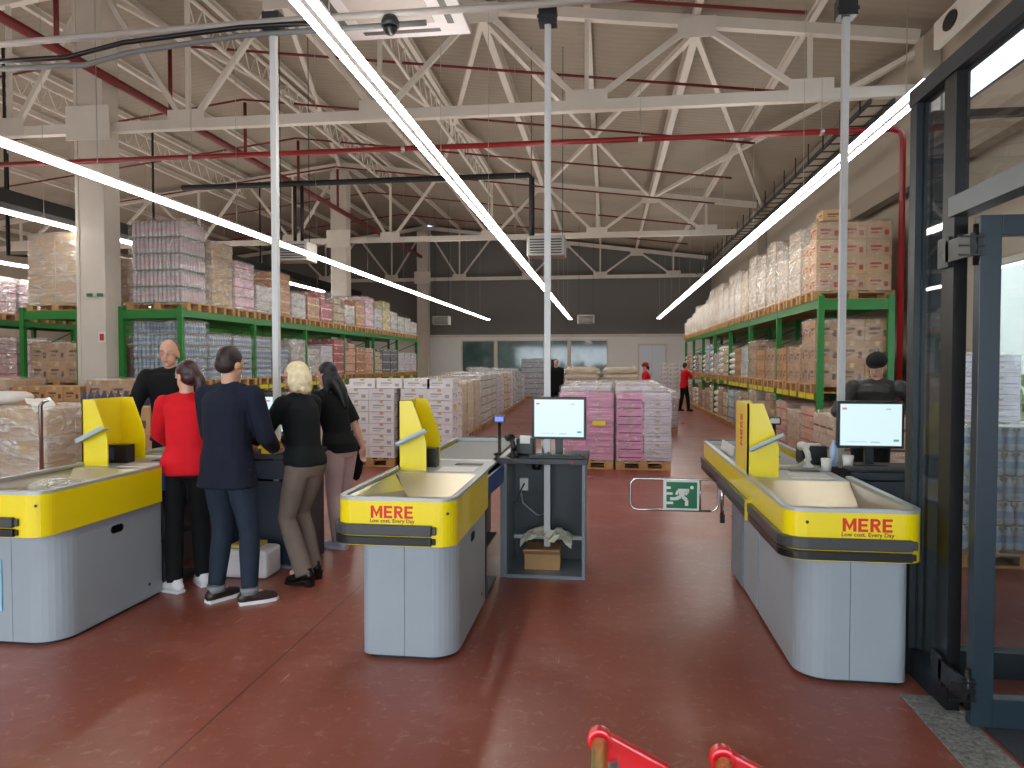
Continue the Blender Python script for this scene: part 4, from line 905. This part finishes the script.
t = thing('paper_sheet', 'white sheet draped over the corner of the wrapped load at the left edge', 'paper', (-5.52, 6.4, 1.25)); crumple(5, 5, .2, .3, .03, 8).build('sheet', plate_w, t); t.rotation_euler = (0, .6, 0)
tag(sack_mb(.5, .4, .14).build('white_bag', sack_m, None, (-6.2, 6.7, 1.22)), 'white bulging bag lying on the wrapped load at the left edge', 'bag')
t = thing('chrome_rail', 'chrome hoop rail standing behind the left checkout', 'rail', (-5.13, 5.95, 0)); MB().tube([(0, 0, 0), (0, 0, 1.26), (.03, 0, 1.3), (.09, 0, 1.32)], .018, 10).build('post', chrome, t); MB().lathe([(.06, 0), (.06, .012)], n=14).build('foot', chrome, t)
tag(carton_mb(.4, .3, .28).build('carton', [kraft, print_m, tape_m], None, (-5.0, 7.2, .9)), 'brown carton stacked behind the chrome rail, upper one', 'box')
tag(carton_mb(.5, .4, .3).build('carton', [kraft, print_m, tape_m], None, (-5.0, 7.2, .6)), 'brown carton stacked behind the chrome rail, middle one', 'box')
tag(carton_mb(.6, .45, .6).build('carton', [kraft_l, print_m, tape_m], None, (-5.0, 7.2, 0)), 'large brown carton stacked behind the chrome rail, bottom one', 'box')
# white cartons
put('white', 1.1, -3.75, 11.45, 0, 'left stack of the white cartons past the middle checkout', 'white carton stacks', True, .84, .84)
put('white', 1.1, -2.82, 11.45, 0, 'right stack of the white cartons past the middle checkout', 'white carton stacks', True, .84, .84)
for i, (x, rz) in enumerate(((-3.9, .05), (-3.45, -.1), (-3.0, .04), (-2.62, 0))):
    tag(carton_mb(.42, .5, .15, 1).build('white_carton', [white_box, lilac_print, tape_m], None, (x, 11.4, 1.2445 + .001)), 'white carton lying loose on top of the white stacks, %s from the left' % ORD[i], 'box', 'loose white cartons on top')
    bpy.context.scene.objects[-1].rotation_euler = (0, 0, 0)
tag(MB().box(-.04, .04, -.002, .002, -.05, .05).build('yellow_price_tag', yellow, None, (-2.39, 11.25, .95)), 'yellow price tag on the corner of the right white stack', 'price tag')
bpy.data.objects['yellow_price_tag'].rotation_euler = (0, 0, PI / 2)
ra = 'tubes:1.1 tubes:1.1 tubes:1.1 tubes:1.1 speckle:1.2 speckle:1.2 speckle:1.2 lilac:1.2 lilac:1.2 beige:1.2 beige:1.1 lilac:1.2 silver:1.2 blue:1.3 blue:1.2 silver:1.1 lilac:1.0'.split()
for k, s in enumerate(ra):
    kind, h = s.split(':'); put(kind, float(h), -3.32 - .035 * k, 13.6 + 1.02 * k, 0, '%s back, row left of the middle aisle' % ORD[k], 'floor row left of the middle aisle', False, .84, .84)
rb = 'white:1.1 white:1.1 yellow:1.1 beige:1.1 speckle:1.1 red:1.1 beige:1.1 white:1.2 lilac:1.2 peach:1.1 blue:1.3 lilac:1.0'.split()
for k, s in enumerate(rb):
    kind, h = s.split(':'); put(kind, float(h), -4.7, 12.8 + 1.4 * k, 0, '%s back, second row left of the aisle' % ORD[k], 'second floor row', False, .84, .84)
# pink packs
def pinkload(kind, x, y, where, n=True):
    return put(kind, 1.02, x, y, 0, where, 'pink and lilac floor stacks', n, .84, .84)
pinkload('pink', -.32, 11.65, 'seen left of centre behind the middle monitor')
# a pallet half pink, half lilac
p = put('lilac', 1.02, .56, 11.65, 0, 'beside pink ones, stack right of the middle monitor', 'pink and lilac floor stacks', True, .84, .84)
k = 0
for ch in list(p.children):
    if ch.name.startswith('carton') and ch.location.x < -.05:
        ch.data = ch.data.copy() if k == 0 else pk; pk = ch.data; k += 1
if k: pk.materials[0] = pink_m; pk.materials[1] = black_print
t = tag(MB().box(-.1, .1, -.002, .002, -.035, .035).build('yellow_price_tag', yellow, None, (-.12, 11.17, .72)), 'yellow price tag on the pink stack beside the middle monitor', 'price tag')
rc = 'lilac:1.1 pink:1.0 lilac:1.1 silver:1.1 lilac:1.1 flatsacks:1.4 flatsacks:1.3 lilac:1.0 silver:1.0 beige:.9 lilac:.9 beige:.9'.split()
for k, s in enumerate(rc):
    for j, x in enumerate((-.36, .56)):
        kind, h = s.split(':')
        put(kind, float(h), x + .02 * k - (.33 if k > 4 else 0), 12.65 + 1.0 * k, 0, '%s back, %s centre row' % (ORD[k], ('left', 'right')[j]), 'centre floor rows', False, .84, .84)
for k in range(5): put(('lilac', 'silver', 'lilac', 'white', 'beige')[k], .82, 1.24, (17.7, 18.65, 19.6, 22.6, 24.0)[k], 0, 'before the woman in the red cap, %s back' % ORD[k], 'stacks before the woman in the red cap', False, .84, .84)
put('white', 1.5, 2.75, 31.5, 0, 'tall stack standing right of the white back door', 'stack by the back door', False, .84, .84)
put('whitewrap', 1.3, -6.0, 33, 0, 'under the back windows', 'stack under the back windows', False, .84, .84)
put('blue', 1.7, -3.3, 33.2, 0, 'tall stack before the back windows', 'tall stack before the back windows', False, 1.16, .84)
# goods right of the right checkout
put('blue', 1.0, 3.35, 6.6, 0, 'on the pallet seen through the glass door', 'stock behind the vestibule', True)
put('lilac', 1.6, 4.2, 9.2, 0, 'behind the man in the black cap', 'stock behind the vestibule', True, .84, .84)
put('beige', .9, 2.95, 8.9, 0, 'on the floor behind the right monitor', 'stock behind the right monitor', True, .84, .84)
#PART3
# ================================================================ PEOPLE
skin = M('skin', srgb(206, 156, 132), .5, noise=.05, nscale=20)
lips = M('lips', srgb(160, 90, 84), .5); eye_w = M('eye_white', srgb(225, 222, 216), .3); iris = M('iris', srgb(50, 40, 34), .3)
def cloth(name, c, b=.35, s=9): return M(name, c, .85, spec=.25, noise=.12, nscale=4, bump=b, bscale=s)
class Blob(MB):
    """closed overlapping shapes that a voxel remesh melts into one continuous skin"""
    def ell(s, c, r, R=None, n=14):
        c = Vector(c); rings = []
        for i in range(n // 2 + 1):
            a = PI * i / (n // 2); q = max(math.sin(a), .03)
            ring = []
            for k in range(n):
                t = 2 * PI * k / n; v = Vector((r[0] * q * math.cos(t), r[1] * q * math.sin(t), -r[2] * math.cos(a)))
                ring.append(c + (R @ v if R else v))
            rings.append(ring)
        s.rings(rings); return s
    def limb(s, pts, rad):
        s.tube(pts, 0, 14, radii=rad)
        for p, r in zip(pts, rad): s.ell(p, (r, r, r), None, 10)
        return s
    def torso(s, secs):
        """secs: (center, half width, half depth, yaw)"""
        rings = []
        for c, hw, hd, yw in secs:
            R = Matrix.Rotation(yw, 3, 'Z'); c = Vector(c)
            rings.append([c + R @ Vector((hw * math.copysign(abs(math.cos(t)) ** .85, math.cos(t)), hd * math.copysign(abs(math.sin(t)) ** .85, math.sin(t)), 0)) for t in [2 * PI * k / 20 for k in range(20)]])
        return s.rings(rings)
    def melt(s, name, mat, parent, voxel, it=6, sub=False):
        o = s.build(name, mat, parent)
        m = o.modifiers.new('melt', 'REMESH'); m.mode = 'VOXEL'; m.voxel_size = voxel; m.use_smooth_shade = True
        m = o.modifiers.new('soften', 'SMOOTH'); m.factor = .5; m.iterations = it
        return o
def ik(a, b, l1, l2, hint):
    a = Vector(a); b = Vector(b); d = b - a; L = d.length; mx = (l1 + l2) * .998
    if L > mx: b = a + d * (mx / L); d = b - a; L = mx
    x = (l1 * l1 - l2 * l2 + L * L) / (2 * L); h = math.sqrt(max(l1 * l1 - x * x, 0)); u = d.normalized(); hv = Vector(hint); hv = (hv - u * hv.dot(u)).normalized()
    return a + u * x + hv * h, b
def person(name, label, loc, rz, H, c, hands, feet=None, lean=(0, 0), head=(0, 0, 0), female=False, hem=.84, voxel=.009, detail=True, turn=0.):
    """faces +Y in its own frame. c: colours/options; hands: right and left wrist targets; lean: neck offset; head: yaw, pitch, roll"""
    k = H / 1.75; t = thing(name, label, 'person', loc, rz)
    feet = feet or (((.1, .0), .12), ((-.1, .0), -.12))
    P = Vector((0, 0, .948 * k)); Nk = Vector((lean[0], lean[1], (1.47 - .3 * (lean[0] ** 2 + lean[1] ** 2)) * k))
    def sp(f): return P + (Nk - P) * f
    sw = (.165 if female else .195) * k; TR = Matrix.Rotation(turn, 3, 'Z')
    shc = sp(.91)
    SH = [shc + TR @ Vector((sw * s, 0, 0)) for s in (1, -1)]
    fs = 1 if not female else .9
    base = [(P + Vector((0, 0, -.10 * k)), .12, .09), (P + Vector((0, 0, -.03 * k)), .165 if female else .158, .112), (sp(.08), .168 if female else .158, .112), (sp(.28), .125 if female else .142, .095), (sp(.45), .13 if female else .148, .1),
            (sp(.68), .15 * fs, .112), (sp(.84), .165 * fs, .105), (sp(.95), .12 * fs, .078), (sp(1.02), .062, .058)]
    def secs(g, lo=0, hi=99): return [(c_, a * k + g, b_ * k + g, turn * min(1, i / 6)) for i, (c_, a, b_) in enumerate(base) if lo <= i <= hi]
    body = Blob(); body.torso(secs(0))
    body.limb([SH[0] + Vector((0, 0, .0)), SH[1]], [.046 * k, .046 * k])
    for S in SH: body.limb([sp(1.0), S], [.045 * k, .04 * k])
    hcen = Nk + Vector((0, .015, .165)) * k
    body.limb([sp(1.0), Nk + Vector((0, .0, .03)) * k, hcen + Vector((0, -.01, -.07)) * k], [.06 * k, .052 * k, .05 * k])
    HR = Matrix.Rotation(head[0], 3, 'Z') @ Matrix.Rotation(head[1], 3, 'X') @ Matrix.Rotation(head[2], 3, 'Y')
    def hp(x, y, z): return hcen + HR @ (Vector((x, y, z)) * k)
    body.ell(hp(0, -.005, .02), (.075 * k, .095 * k, .095 * k), HR, 18)
    body.ell(hp(0, .03, -.05), (.058 * k, .06 * k, .07 * k), HR, 16); body.ell(hp(0, .06, -.098), (.026 * k, .024 * k, .02 * k), HR, 10)
    if detail:
        body.limb([hp(0, .088, .012), hp(0, .104, -.03)], [.009 * k, .0145 * k])
        body.ell(hp(0, .08, .022), (.05 * k, .014 * k, .012 * k), HR, 10)
        for s in (1, -1): body.ell(hp(.076 * s, -.005, -.02), (.01 * k, .02 * k, .031 * k), HR, 10)
        body.ell(hp(0, .082, -.062), (.022 * k, .01 * k, .012 * k), HR, 10)
    arms = []
    for s, S, W_ in ((1, SH[0], hands[0]), (-1, SH[1], hands[1])):
        Wv = Vector(W_[0]); hint = Vector(W_[1]) if len(W_) > 1 else Vector((.35 * s, -.5, -.6))
        E, Wv = ik(S, Wv, .29 * k, .255 * k, hint); arms.append((S, E, Wv))
        body.limb([S, S.lerp(E, .5), E, E.lerp(Wv, .4), Wv], [.047 * k, .044 * k, .037 * k, .037 * k, .026 * k])
        # hand: palm, four bent fingers and a thumb off the side of the palm
        d = (Wv - E).normalized(); hd_ = Vector(W_[2]).normalized() if len(W_) > 2 else d
        side = hd_.cross(Vector((0, 0, 1)));  side = side.normalized() if side.length > .1 else Vector((s, 0, 0)); nrm = side.cross(hd_).normalized()
        if nrm.z > 0: nrm = -nrm
        if detail or voxel < .02:
            pc = Wv + hd_ * .045 * k; R = Matrix((side, hd_, nrm)).transposed()
            body.ell(pc, (.042 * k, .055 * k, .018 * k), R, 12)
            for q, ln in ((-.03, .06), (-.01, .072), (.01, .068), (.029, .052)):
                a0 = pc + side * q * k + hd_ * .035 * k; a1 = a0 + (hd_ * .9 + nrm * .35).normalized() * ln * .55 * k; a2 = a1 + (hd_ * .5 + nrm * .85).normalized() * ln * .5 * k
                body.limb([a0, a1, a2], [.0095 * k, .009 * k, .008 * k])
            ts = -1 if (side.dot(Vector((s, 0, 0))) > 0) else 1
            b0 = Wv + side * ts * .028 * k + hd_ * .015 * k; b1 = b0 + (side * ts * .7 + hd_ * .7 + nrm * .2).normalized() * .038 * k; b2 = b1 + (hd_ * .9 + nrm * .4).normalized() * .03 * k
            body.limb([b0, b1, b2], [.013 * k, .011 * k, .009 * k])
        else: body.ell(Wv + hd_ * .07 * k, (.035 * k, .035 * k, .05 * k), None, 10)
    legs = []
    for s, (fp, fy) in ((1, feet[0]), (-1, feet[1])):
        hj = P + Vector((.088 * s * k, 0, -.03 * k)); A = Vector((fp[0], fp[1], .085 * k)); heel = c.get('heel', 0); A.z += heel
        Kn, A = ik(hj, A, .42 * k, .42 * k, (math.sin(-fy) * .6, 1, 0)); legs.append((hj, Kn, A, fy))
        body.limb([hj, hj.lerp(Kn, .5), Kn, Kn.lerp(A, .35), A], [.082 * k, .07 * k, .052 * k, .052 * k, .036 * k])
        body.limb([A, A + Vector((math.sin(-fy) * .12, math.cos(fy) * .12, -.045)) * k], [.032 * k, .026 * k])
    body.melt('body', skin, t, voxel * .72 if detail else voxel, 3)
    if detail:
        for s in (1, -1):
            e = MB(); e.__class__ = Blob; e.ell(hp(.03 * s, .083, .003), (.012 * k, .008 * k, .007 * k), HR, 10); eo = e.build('eye', eye_w, t)
            e = Blob(); e.ell(hp(.03 * s, .0895, .003), (.005 * k, .0035 * k, .005 * k), HR, 8); e.build('iris', iris, eo)
            MB().obox(hp(.031 * s, .092, .026), (.032 * k, .006 * k, .006 * k), HR).build('eyebrow', c['hair'], t)
        Blob().ell(hp(0, .0925, -.064), (.021 * k, .004 * k, .006 * k), HR, 10).build('mouth', lips, t)
    # trousers
    g = c.get('leg_gap', .014); tr = Blob()
    tr.torso([(c_, a + .014, b_ + .012, y) for c_, a, b_, y in secs(0, 0, 3)])
    for hj, Kn, A, fy in legs:
        lw = c.get('flare', 0); cut = A + Vector((0, 0, c.get('cuff', -.01)))
        tr.limb([hj, hj.lerp(Kn, .5), Kn, Kn.lerp(cut, .4)], [(.085 * k) + g, .074 * k + g, .055 * k + g, .055 * k + g + lw * .4])
        tr.tube([Kn.lerp(cut, .4), Kn.lerp(cut, .7), cut], 0, 14, radii=[.055 * k + g + lw * .4, .048 * k + g + lw * .7, .043 * k + g + lw])
    tr.melt('trousers', c['trousers'], t, voxel, 4)
    if c.get('turnup'):
        for hj, Kn, A, fy in legs: Blob().tube([A + Vector((0, 0, -.015)), A + Vector((0, 0, .03))], .062 * k, 16).build('turn_up', c['turnup'], t)
    # top
    g = c.get('top_gap', .018); tp = Blob(); st = secs(g, 1, 7); z_h = hem * k
    hem_c = Vector((P.x, P.y - .0, z_h)); hw = (.16 if female else .175) * k + g + c.get('skirt', 0)
    tp.torso([(hem_c, hw, .115 * k + g + c.get('skirt', 0), 0)] + [q for q in st if q[0].z > z_h + .02] + [(sp(.99), .085 * k, .07 * k, turn)])
    tp.limb([SH[0], SH[1]], [.046 * k + g * .7] * 2)
    for S in SH: tp.limb([sp(1.0), S], [.046 * k + g * .5, .042 * k + g * .5])
    if c.get('collar'): tp.tube([sp(.95), Nk + Vector((0, .004, c['collar']))], 0, 16, radii=[.09 * k, .068 * k])
    for S, E, Wv in arms:
        sl = c.get('sleeve', 1.0)
        if sl >= .6: tp.limb([S, S.lerp(E, .5), E], [.048 * k + g, .047 * k + g * .9, .042 * k + g * .8]); tp.tube([E, E.lerp(Wv, sl * .5), E.lerp(Wv, sl)], 0, 14, radii=[.045 * k + g * .8, .041 * k + g * .7, .034 * k + g * .5])
        else: tp.limb([S, S.lerp(E, .5)], [.048 * k + g, .05 * k + g]); tp.tube([S.lerp(E, .5), S.lerp(E, .96)], 0, 14, radii=[.053 * k + g, .05 * k + g])
    tp.melt(c.get('top_name', 'jacket'), c['top'], t, voxel, 4)
    if c.get('collar_mat'): MB().tube([Nk + Vector((0, -.004, -.03)), Nk + Vector((0, .0, .012))], .066 * k, 18).build('shirt_collar', c['collar_mat'], t)
    # shoes
    for hj, Kn, A, fy in legs:
        R = Matrix.Rotation(fy, 3, 'Z'); b0 = Vector((A.x, A.y, 0)); heel = c.get('heel', 0)
        sh = Blob(); q = lambda x, y, z: b0 + R @ (Vector((x, y, z)) * k)
        sh.limb([q(0, -.045, .045 + heel), q(0, .03, .05 + heel * .8), q(0, .1, .036 + heel * .25), q(0, .155, .032)], [.04 * k, .044 * k, .042 * k, .032 * k])
        sh.tube([q(0, -.02, .05 + heel), q(0, -.015, c.get('shoe_top', .1) + heel)], .046 * k, 14)
        so = sh.melt('shoe', c['shoe'], t, voxel * .9, 3)
        sole = MB(); poly = [(-.036, -.07), (.036, -.07), (.042, .03), (.046, .1), (.034, .17), (0, .195), (-.034, .17), (-.046, .1), (-.042, .03)]
        n0 = len(sole.v); sole.prism(poly, 0, .022)
        sole.v = [tuple(b0 + R @ (Vector((x, y, z + (heel * max(0, min(1, (.08 - y) / .1)) if heel else 0))) * k)) for x, y, z in sole.v]
        sole.build('sole', c.get('sole', c['shoe']), so)
        if heel: MB().box(-.025, .025, -.07, -.02, 0, heel + .01).build('heel', c['shoe'], so).matrix_local = Matrix.Translation(b0) @ R.to_4x4()
    # hair or cap
    hr = Blob(); st = c.get('hair_style', 'short')
    if st in ('short', 'bald', 'long', 'bob', 'pony'):
        hz = .03 if st != 'bald' else .0
        if st == 'bald': hr.ell(hp(0, -.034, .034), (.0775 * k, .088 * k, .084 * k), HR, 16).ell(hp(0, -.05, -.01), (.074 * k, .056 * k, .06 * k), HR, 16)
        else: hr.ell(hp(0, -.018, .03), (.08 * k, .097 * k, .092 * k), HR, 18)
    if st == 'short': hr.ell(hp(0, -.045, -.02), (.076 * k, .062 * k, .06 * k), HR, 14)
    if st == 'bob':
        hr.ell(hp(0, -.05, -.03), (.093 * k, .075 * k, .1 * k), HR, 16); 
        for s in (1, -1): hr.ell(hp(.075 * s, -.01, -.045), (.024 * k, .052 * k, .085 * k), HR, 12)
        hr.ell(hp(0, -.06, -.11), (.075 * k, .045 * k, .05 * k), HR, 12)
    if st == 'pony':
        hr.ell(hp(0, -.04, -.02), (.08 * k, .07 * k, .07 * k), HR, 14); hr.limb([hp(0, -.09, .02), hp(.01, -.13, -.05), hp(.02, -.12, -.16), hp(.02, -.1, -.25)], [.035 * k, .042 * k, .04 * k, .015 * k])
    if st == 'long':
        hr.ell(hp(0, -.04, -.04), (.088 * k, .08 * k, .1 * k), HR, 14); hr.limb([hp(.0, -.06, -.08), hp(.02, -.09, -.2), hp(.02, -.1, -.33)], [.08 * k, .07 * k, .04 * k])
        for s in (1, -1): hr.limb([hp(.07 * s, -.01, -.02), hp(.075 * s, -.01, -.15), hp(.06 * s, .0, -.26)], [.025 * k, .028 * k, .014 * k])
    if st == 'cap':
        hr.ell(hp(0, -.015, .05), (.098 * k, .112 * k, .082 * k), HR, 18); hr.ell(hp(0, .07, .03), (.06 * k, .05 * k, .012 * k), HR, 14)
    ho = hr.melt('cap' if st == 'cap' else 'hair', c['hair'], t, voxel * .8, 3)
    if st == 'cap' and c.get('hair2'): Blob().ell(hp(0, -.05, -.03), (.078 * k, .055 * k, .06 * k), HR, 14).limb([hp(0, -.08, -.04), hp(0, -.08, -.13)], [.05 * k, .02 * k]).melt('hair', c['hair2'], t, voxel, 2)
    if st == 'pony': MB().tube([hp(0, -.095, .0), hp(.002, -.115, -.012)], .034 * k, 12).build('hair_tie', black_pl, ho)
    if c.get('glasses'):
        gm = MB()
        for s in (1, -1):
            gm.tube([hp(.03 * s + .022 * math.cos(a), .1, .003 + .018 * math.sin(a)) for a in [2 * PI * q / 12 for q in range(13)]], .0028, 6); gm.tube([hp(.052 * s, .098, .006), hp(.08 * s, .0, .004)], .003, 6)
        gm.tube([hp(-.008, .102, .006), hp(.008, .102, .006)], .0028, 6); gm.build('glasses', black_pl, t)
    return t
hair_d = M('dark_brown_hair', srgb(38, 26, 22), .5, noise=.2, nscale=30); hair_k = M('black_hair', srgb(20, 18, 20), .45); hair_b = M('blonde_hair', srgb(236, 218, 176), .45, noise=.18, nscale=30, bump=.4, bscale=60)
hair_g = M('short_brown_hair', srgb(110, 84, 70), .6); hair_r = M('reddish_dark_hair', srgb(52, 26, 24), .45, noise=.2, nscale=30)
navy_c = cloth('navy_wool', srgb(24, 28, 44)); jeans = cloth('dark_jeans', srgb(36, 46, 60)); black_c = cloth('black_fabric', srgb(16, 17, 19)); red_c = cloth('red_fabric', srgb(206, 22, 34)); blackgreen = cloth('black_green_knit', srgb(20, 25, 27))
taupe = cloth('taupe_trousers', srgb(120, 106, 96)); pinkt = cloth('pale_pink_trousers', srgb(196, 168, 168)); leather = M('dark_leather', srgb(46, 46, 44), .45, noise=.2, nscale=8, bump=.4, bscale=14)
white_sh = M('white_shoe', srgb(226, 226, 226), .5); brown_sh = M('brown_leather_shoe', srgb(48, 34, 28), .4); black_sh = M('black_shoe', srgb(18, 16, 16), .35); lav = M('lilac_white_shoe', srgb(198, 200, 226), .5)
person('person', 'man in a long navy coat and dark jeans, seen from behind among the group', (-2.58, 4.62, 0), -.18, 1.76,
       dict(top=navy_c, trousers=jeans, shoe=brown_sh, sole=white_sh, hair=hair_d, top_name='coat', skirt=.012, collar=.02, collar_mat=M('dark_shirt', srgb(30, 34, 52), .8), turnup=M('turned_denim', srgb(120, 124, 128), .8), cuff=.03, top_gap=.026),
       [((.16, .3, 1.04), (.5, -.6, -.5), (-.3, 1, 0)), ((-.12, .3, 1.04), (-.5, -.6, -.5), (.3, 1, 0))], (((.15, .03), -.75), ((-.1, .0), -.3)), (0, .03), (-.12, -.25, 0), hem=.8)
person('person', 'woman in a red jacket and black trousers with a dark ponytail', (-3.04, 4.88, 0), .3, 1.67,
       dict(top=red_c, trousers=black_c, shoe=white_sh, hair=hair_r, hair_style='pony', top_name='jacket', collar=.01),
       [((.16, .42, 1.0), (.6, -.5, -.6)), ((-.2, .42, 1.0), (-.7, -.3, -.6))], (((.09, .06), .5), ((-.07, -.08), .95)), (-.02, .1), (.9, -.2, 0), True, hem=.88)
person('person', 'tall man in a black zip jacket facing the camera behind the left checkout', (-4.08, 6.35, 0), PI + .25, 1.87,
       dict(top=black_c, trousers=black_c, shoe=black_sh, hair=hair_g, hair_style='bald', collar=.03, top_gap=.03),
       [((.27, .3, 1.0), (.9, -.4, 0), (-.3, .6, -.5)), ((-.24, .34, 1.0), (-.9, -.4, 0), (.3, .6, -.5))], None, (0, .08), (0, -.12, 0), hem=.86)
person('person', 'blonde woman with glasses in a black sweater and taupe trousers', (-2.24, 5.14, 0), 1.2, 1.66,
       dict(top=blackgreen, trousers=taupe, shoe=black_sh, hair=hair_b, hair_style='bob', glasses=True, heel=.045, top_name='sweater', collar=.025, flare=.015, cuff=-.045),
       [((.12, .36, 1.04), (.4, -.6, -.6)), ((-.14, .42, 1.04), (-.6, -.6, -.5))], (((.1, .03), -.1), ((-.08, -.06), .1)), (-.02, .06), (.3, -.2, 0), True, hem=.93)
person('person', 'dark-haired woman in a black cardigan and pale pink trousers behind the blonde woman', (-2.37, 6.2, 0), 1.2, 1.66,
       dict(top=black_c, trousers=pinkt, shoe=lav, sole=M('white_sole', srgb(210, 220, 235), .5), hair=hair_k, hair_style='long', top_name='cardigan', sleeve=.35, flare=.02),
       [((.24, -.1, .78), (.1, -1, 0), (0, .1, -1)), ((-.1, .4, 1.0), (-.6, -.6, -.5))], (((.1, .03), -.1), ((-.08, -.06), .1)), (-.02, .13), (.2, -.25, 0), True, hem=.9)
person('person', 'man in a black cap and dark leather jacket leaning over goods at the right', (2.6, 7.55, 0), PI - .25, 1.75,
       dict(top=leather, trousers=black_c, shoe=black_sh, hair=M('black_knit_cap', srgb(12, 12, 13), .9), hair_style='cap', hair2=hair_g, collar=.03, top_gap=.034),
       [((.1, .42, 1.2), (.9, -.4, -.3)), ((-.42, .36, 1.2), (-.6, -.2, -.5), (-.6, .6, -.2))], None, (-.03, .2), (-.3, -.45, 0), hem=.82)
person('person', 'man in black standing far down the middle aisle before the windows', (-1.62, 23, 0), PI, 1.78,
       dict(top=black_c, trousers=black_c, shoe=black_sh, hair=hair_d, hair_style='short', skirt=.01), [((.26, .05, .8),), ((-.26, .05, .8),)], None, (0, 0), (0, 0, 0), hem=.7, voxel=.02, detail=False)
person('person', 'woman in a red cap and red top before the white back door', (1.14, 20.8, 0), PI / 2, 1.66,
       dict(top=red_c, trousers=black_c, shoe=black_sh, hair=M('red_cap', srgb(150, 24, 30), .7), hair_style='cap', hair2=hair_d), [((.2, .35, 1.1),), ((-.2, .35, 1.1),)], None, (0, .05), (0, -.2, 0), True, voxel=.02, detail=False)
person('person', 'shop worker in a red top and black trousers reaching to the right rack', (2.62, 25.2, 0), -PI / 2 + .4, 1.66,
       dict(top=red_c, trousers=black_c, shoe=black_sh, hair=hair_k, hair_style='short', sleeve=.3), [((.2, .42, 1.15),), ((-.2, .42, 1.1),)], (((.1, .12), -.1), ((-.1, -.1), .1)), (0, .03), (0, 0, 0), True, voxel=.02, detail=False)

# ================================================================ SHOPPING CARTS (their handles reach into the bottom of the view)
wire = M('zinc_wire', srgb(180, 182, 184), .3, metal=.9)
def make_cart(x, y, label):
    """cart rolling along +X, the handle across Y; local origin on the floor under the handle's far end"""
    t = thing('shopping_cart', label, 'shopping cart', (x, y, 0), group='nested shopping carts')
    MB().tube([(0, -.02, 1.0), (0, -.5, 1.0)], .0145, 12).build('handle_bar', gold, t)
    for yy in (0, -.5):
        b_ = MB(); b_.tube([(0, yy - .012, 1.0), (0, yy + .012, 1.0)], .022, 14)
        v = [(0, 1.021), (.12, .962), (.15, .90), (.13, .86), (.03, .93), (-.02, .99)]
        vv = [(a, yy - .01, z) for a, z in v] + [(a, yy + .01, z) for a, z in v]
        b_.add(vv, [tuple(range(6)), tuple(range(11, 5, -1))] + [(k, (k + 1) % 6, 6 + (k + 1) % 6, 6 + k) for k in range(6)])
        b_.build('side_bracket', red_pl, t, bevel=.004)
    bk = MB()
    for k in range(5):
        f = k / 4; x0, x1, y0, y1, z = .1 + .06 * (1 - f), .8 - .12 * (1 - f), -.03 - .06 * (1 - f), -.47 + .06 * (1 - f), .45 + .43 * f
        bk.tube([(x0, y0, z), (x1, y0 - .04, z), (x1, y1 + .04, z), (x0, y1, z), (x0, y0, z)], .003 if k < 4 else .006, 6)
    for k in range(14):
        f = k / 13; xa = .16 + .52 * f; xb = .1 + .7 * f; bk.tube([(xb, -.03 - .04 * f, .88), (xa, -.09 - .04 * f, .45), (xa, -.41 + .04 * f, .45), (xb, -.47 + .04 * f, .88)], .0025, 6)
    for k in range(7):
        yy = -.1 - .05 * k; bk.tube([(.8, yy, .88), (.68, yy, .45), (.16, yy, .45), (.1, yy, .88)], .0025, 6)
    bk.build('basket', wire, t)
    MB().tube([(.02, -.01, .97), (.14, -.06, .5), (.1, -.06, .16), (.78, -.1, .16)], .011, 8).tube([(.02, -.49, .97), (.14, -.44, .5), (.1, -.44, .16), (.78, -.4, .16)], .011, 8).tube([(.78, -.1, .16), (.78, -.4, .16)], .011, 8).build('chassis', wire, t)
    for wx_, wy_ in ((.12, -.06), (.12, -.44), (.76, -.12), (.76, -.38)):
        MB().tube([(wx_, wy_ - .012, .06), (wx_, wy_ + .012, .06)], .06, 16).box(wx_ - .012, wx_ + .012, wy_ - .018, wy_ - .014, .05, .16).box(wx_ - .012, wx_ + .012, wy_ + .014, wy_ + .018, .05, .16).build('caster', dark_grey, t)
    return t
make_cart(-.01, 1.235, 'shopping cart whose red bracket and zinc handle end show at the bottom, left one')
make_cart(.19, 1.2, 'shopping cart whose red bracket shows at the bottom edge, right one of the two')
tag(Blob().ell((0, 0, 0), (.07, .05, .2), None, 14).tube([(-.04, 0, .15), (-.01, 0, .4), (.01, 0, .4), (.04, 0, .15)], .01, 8).build('shoulder_bag', black_c, None, (-2.32, 6.45, .75)), 'black bag hanging at the side of the woman in pink trousers', 'bag')
# wall and column signs
tag(MB().box(-8.98, -8.84, 11.76, 11.765, 2.02, 2.2).box(-8.95, -8.87, 11.755, 11.76, 2.05, 2.17, 1).build('column_sign', [plate_w, print_r]), 'small white and red sign on the thick left column', 'sign')
for q, lb in ((-9.2, 'left'), (-9.0, 'right')): tag(MB().box(q, q + .12, 11.765, 11.77, 2.83, 2.89).build('green_plate', M('green_plate', srgb(30, 120, 80), .4)), 'small green plate on the thick left column, %s of two' % lb, 'sign', 'green plates on the column')
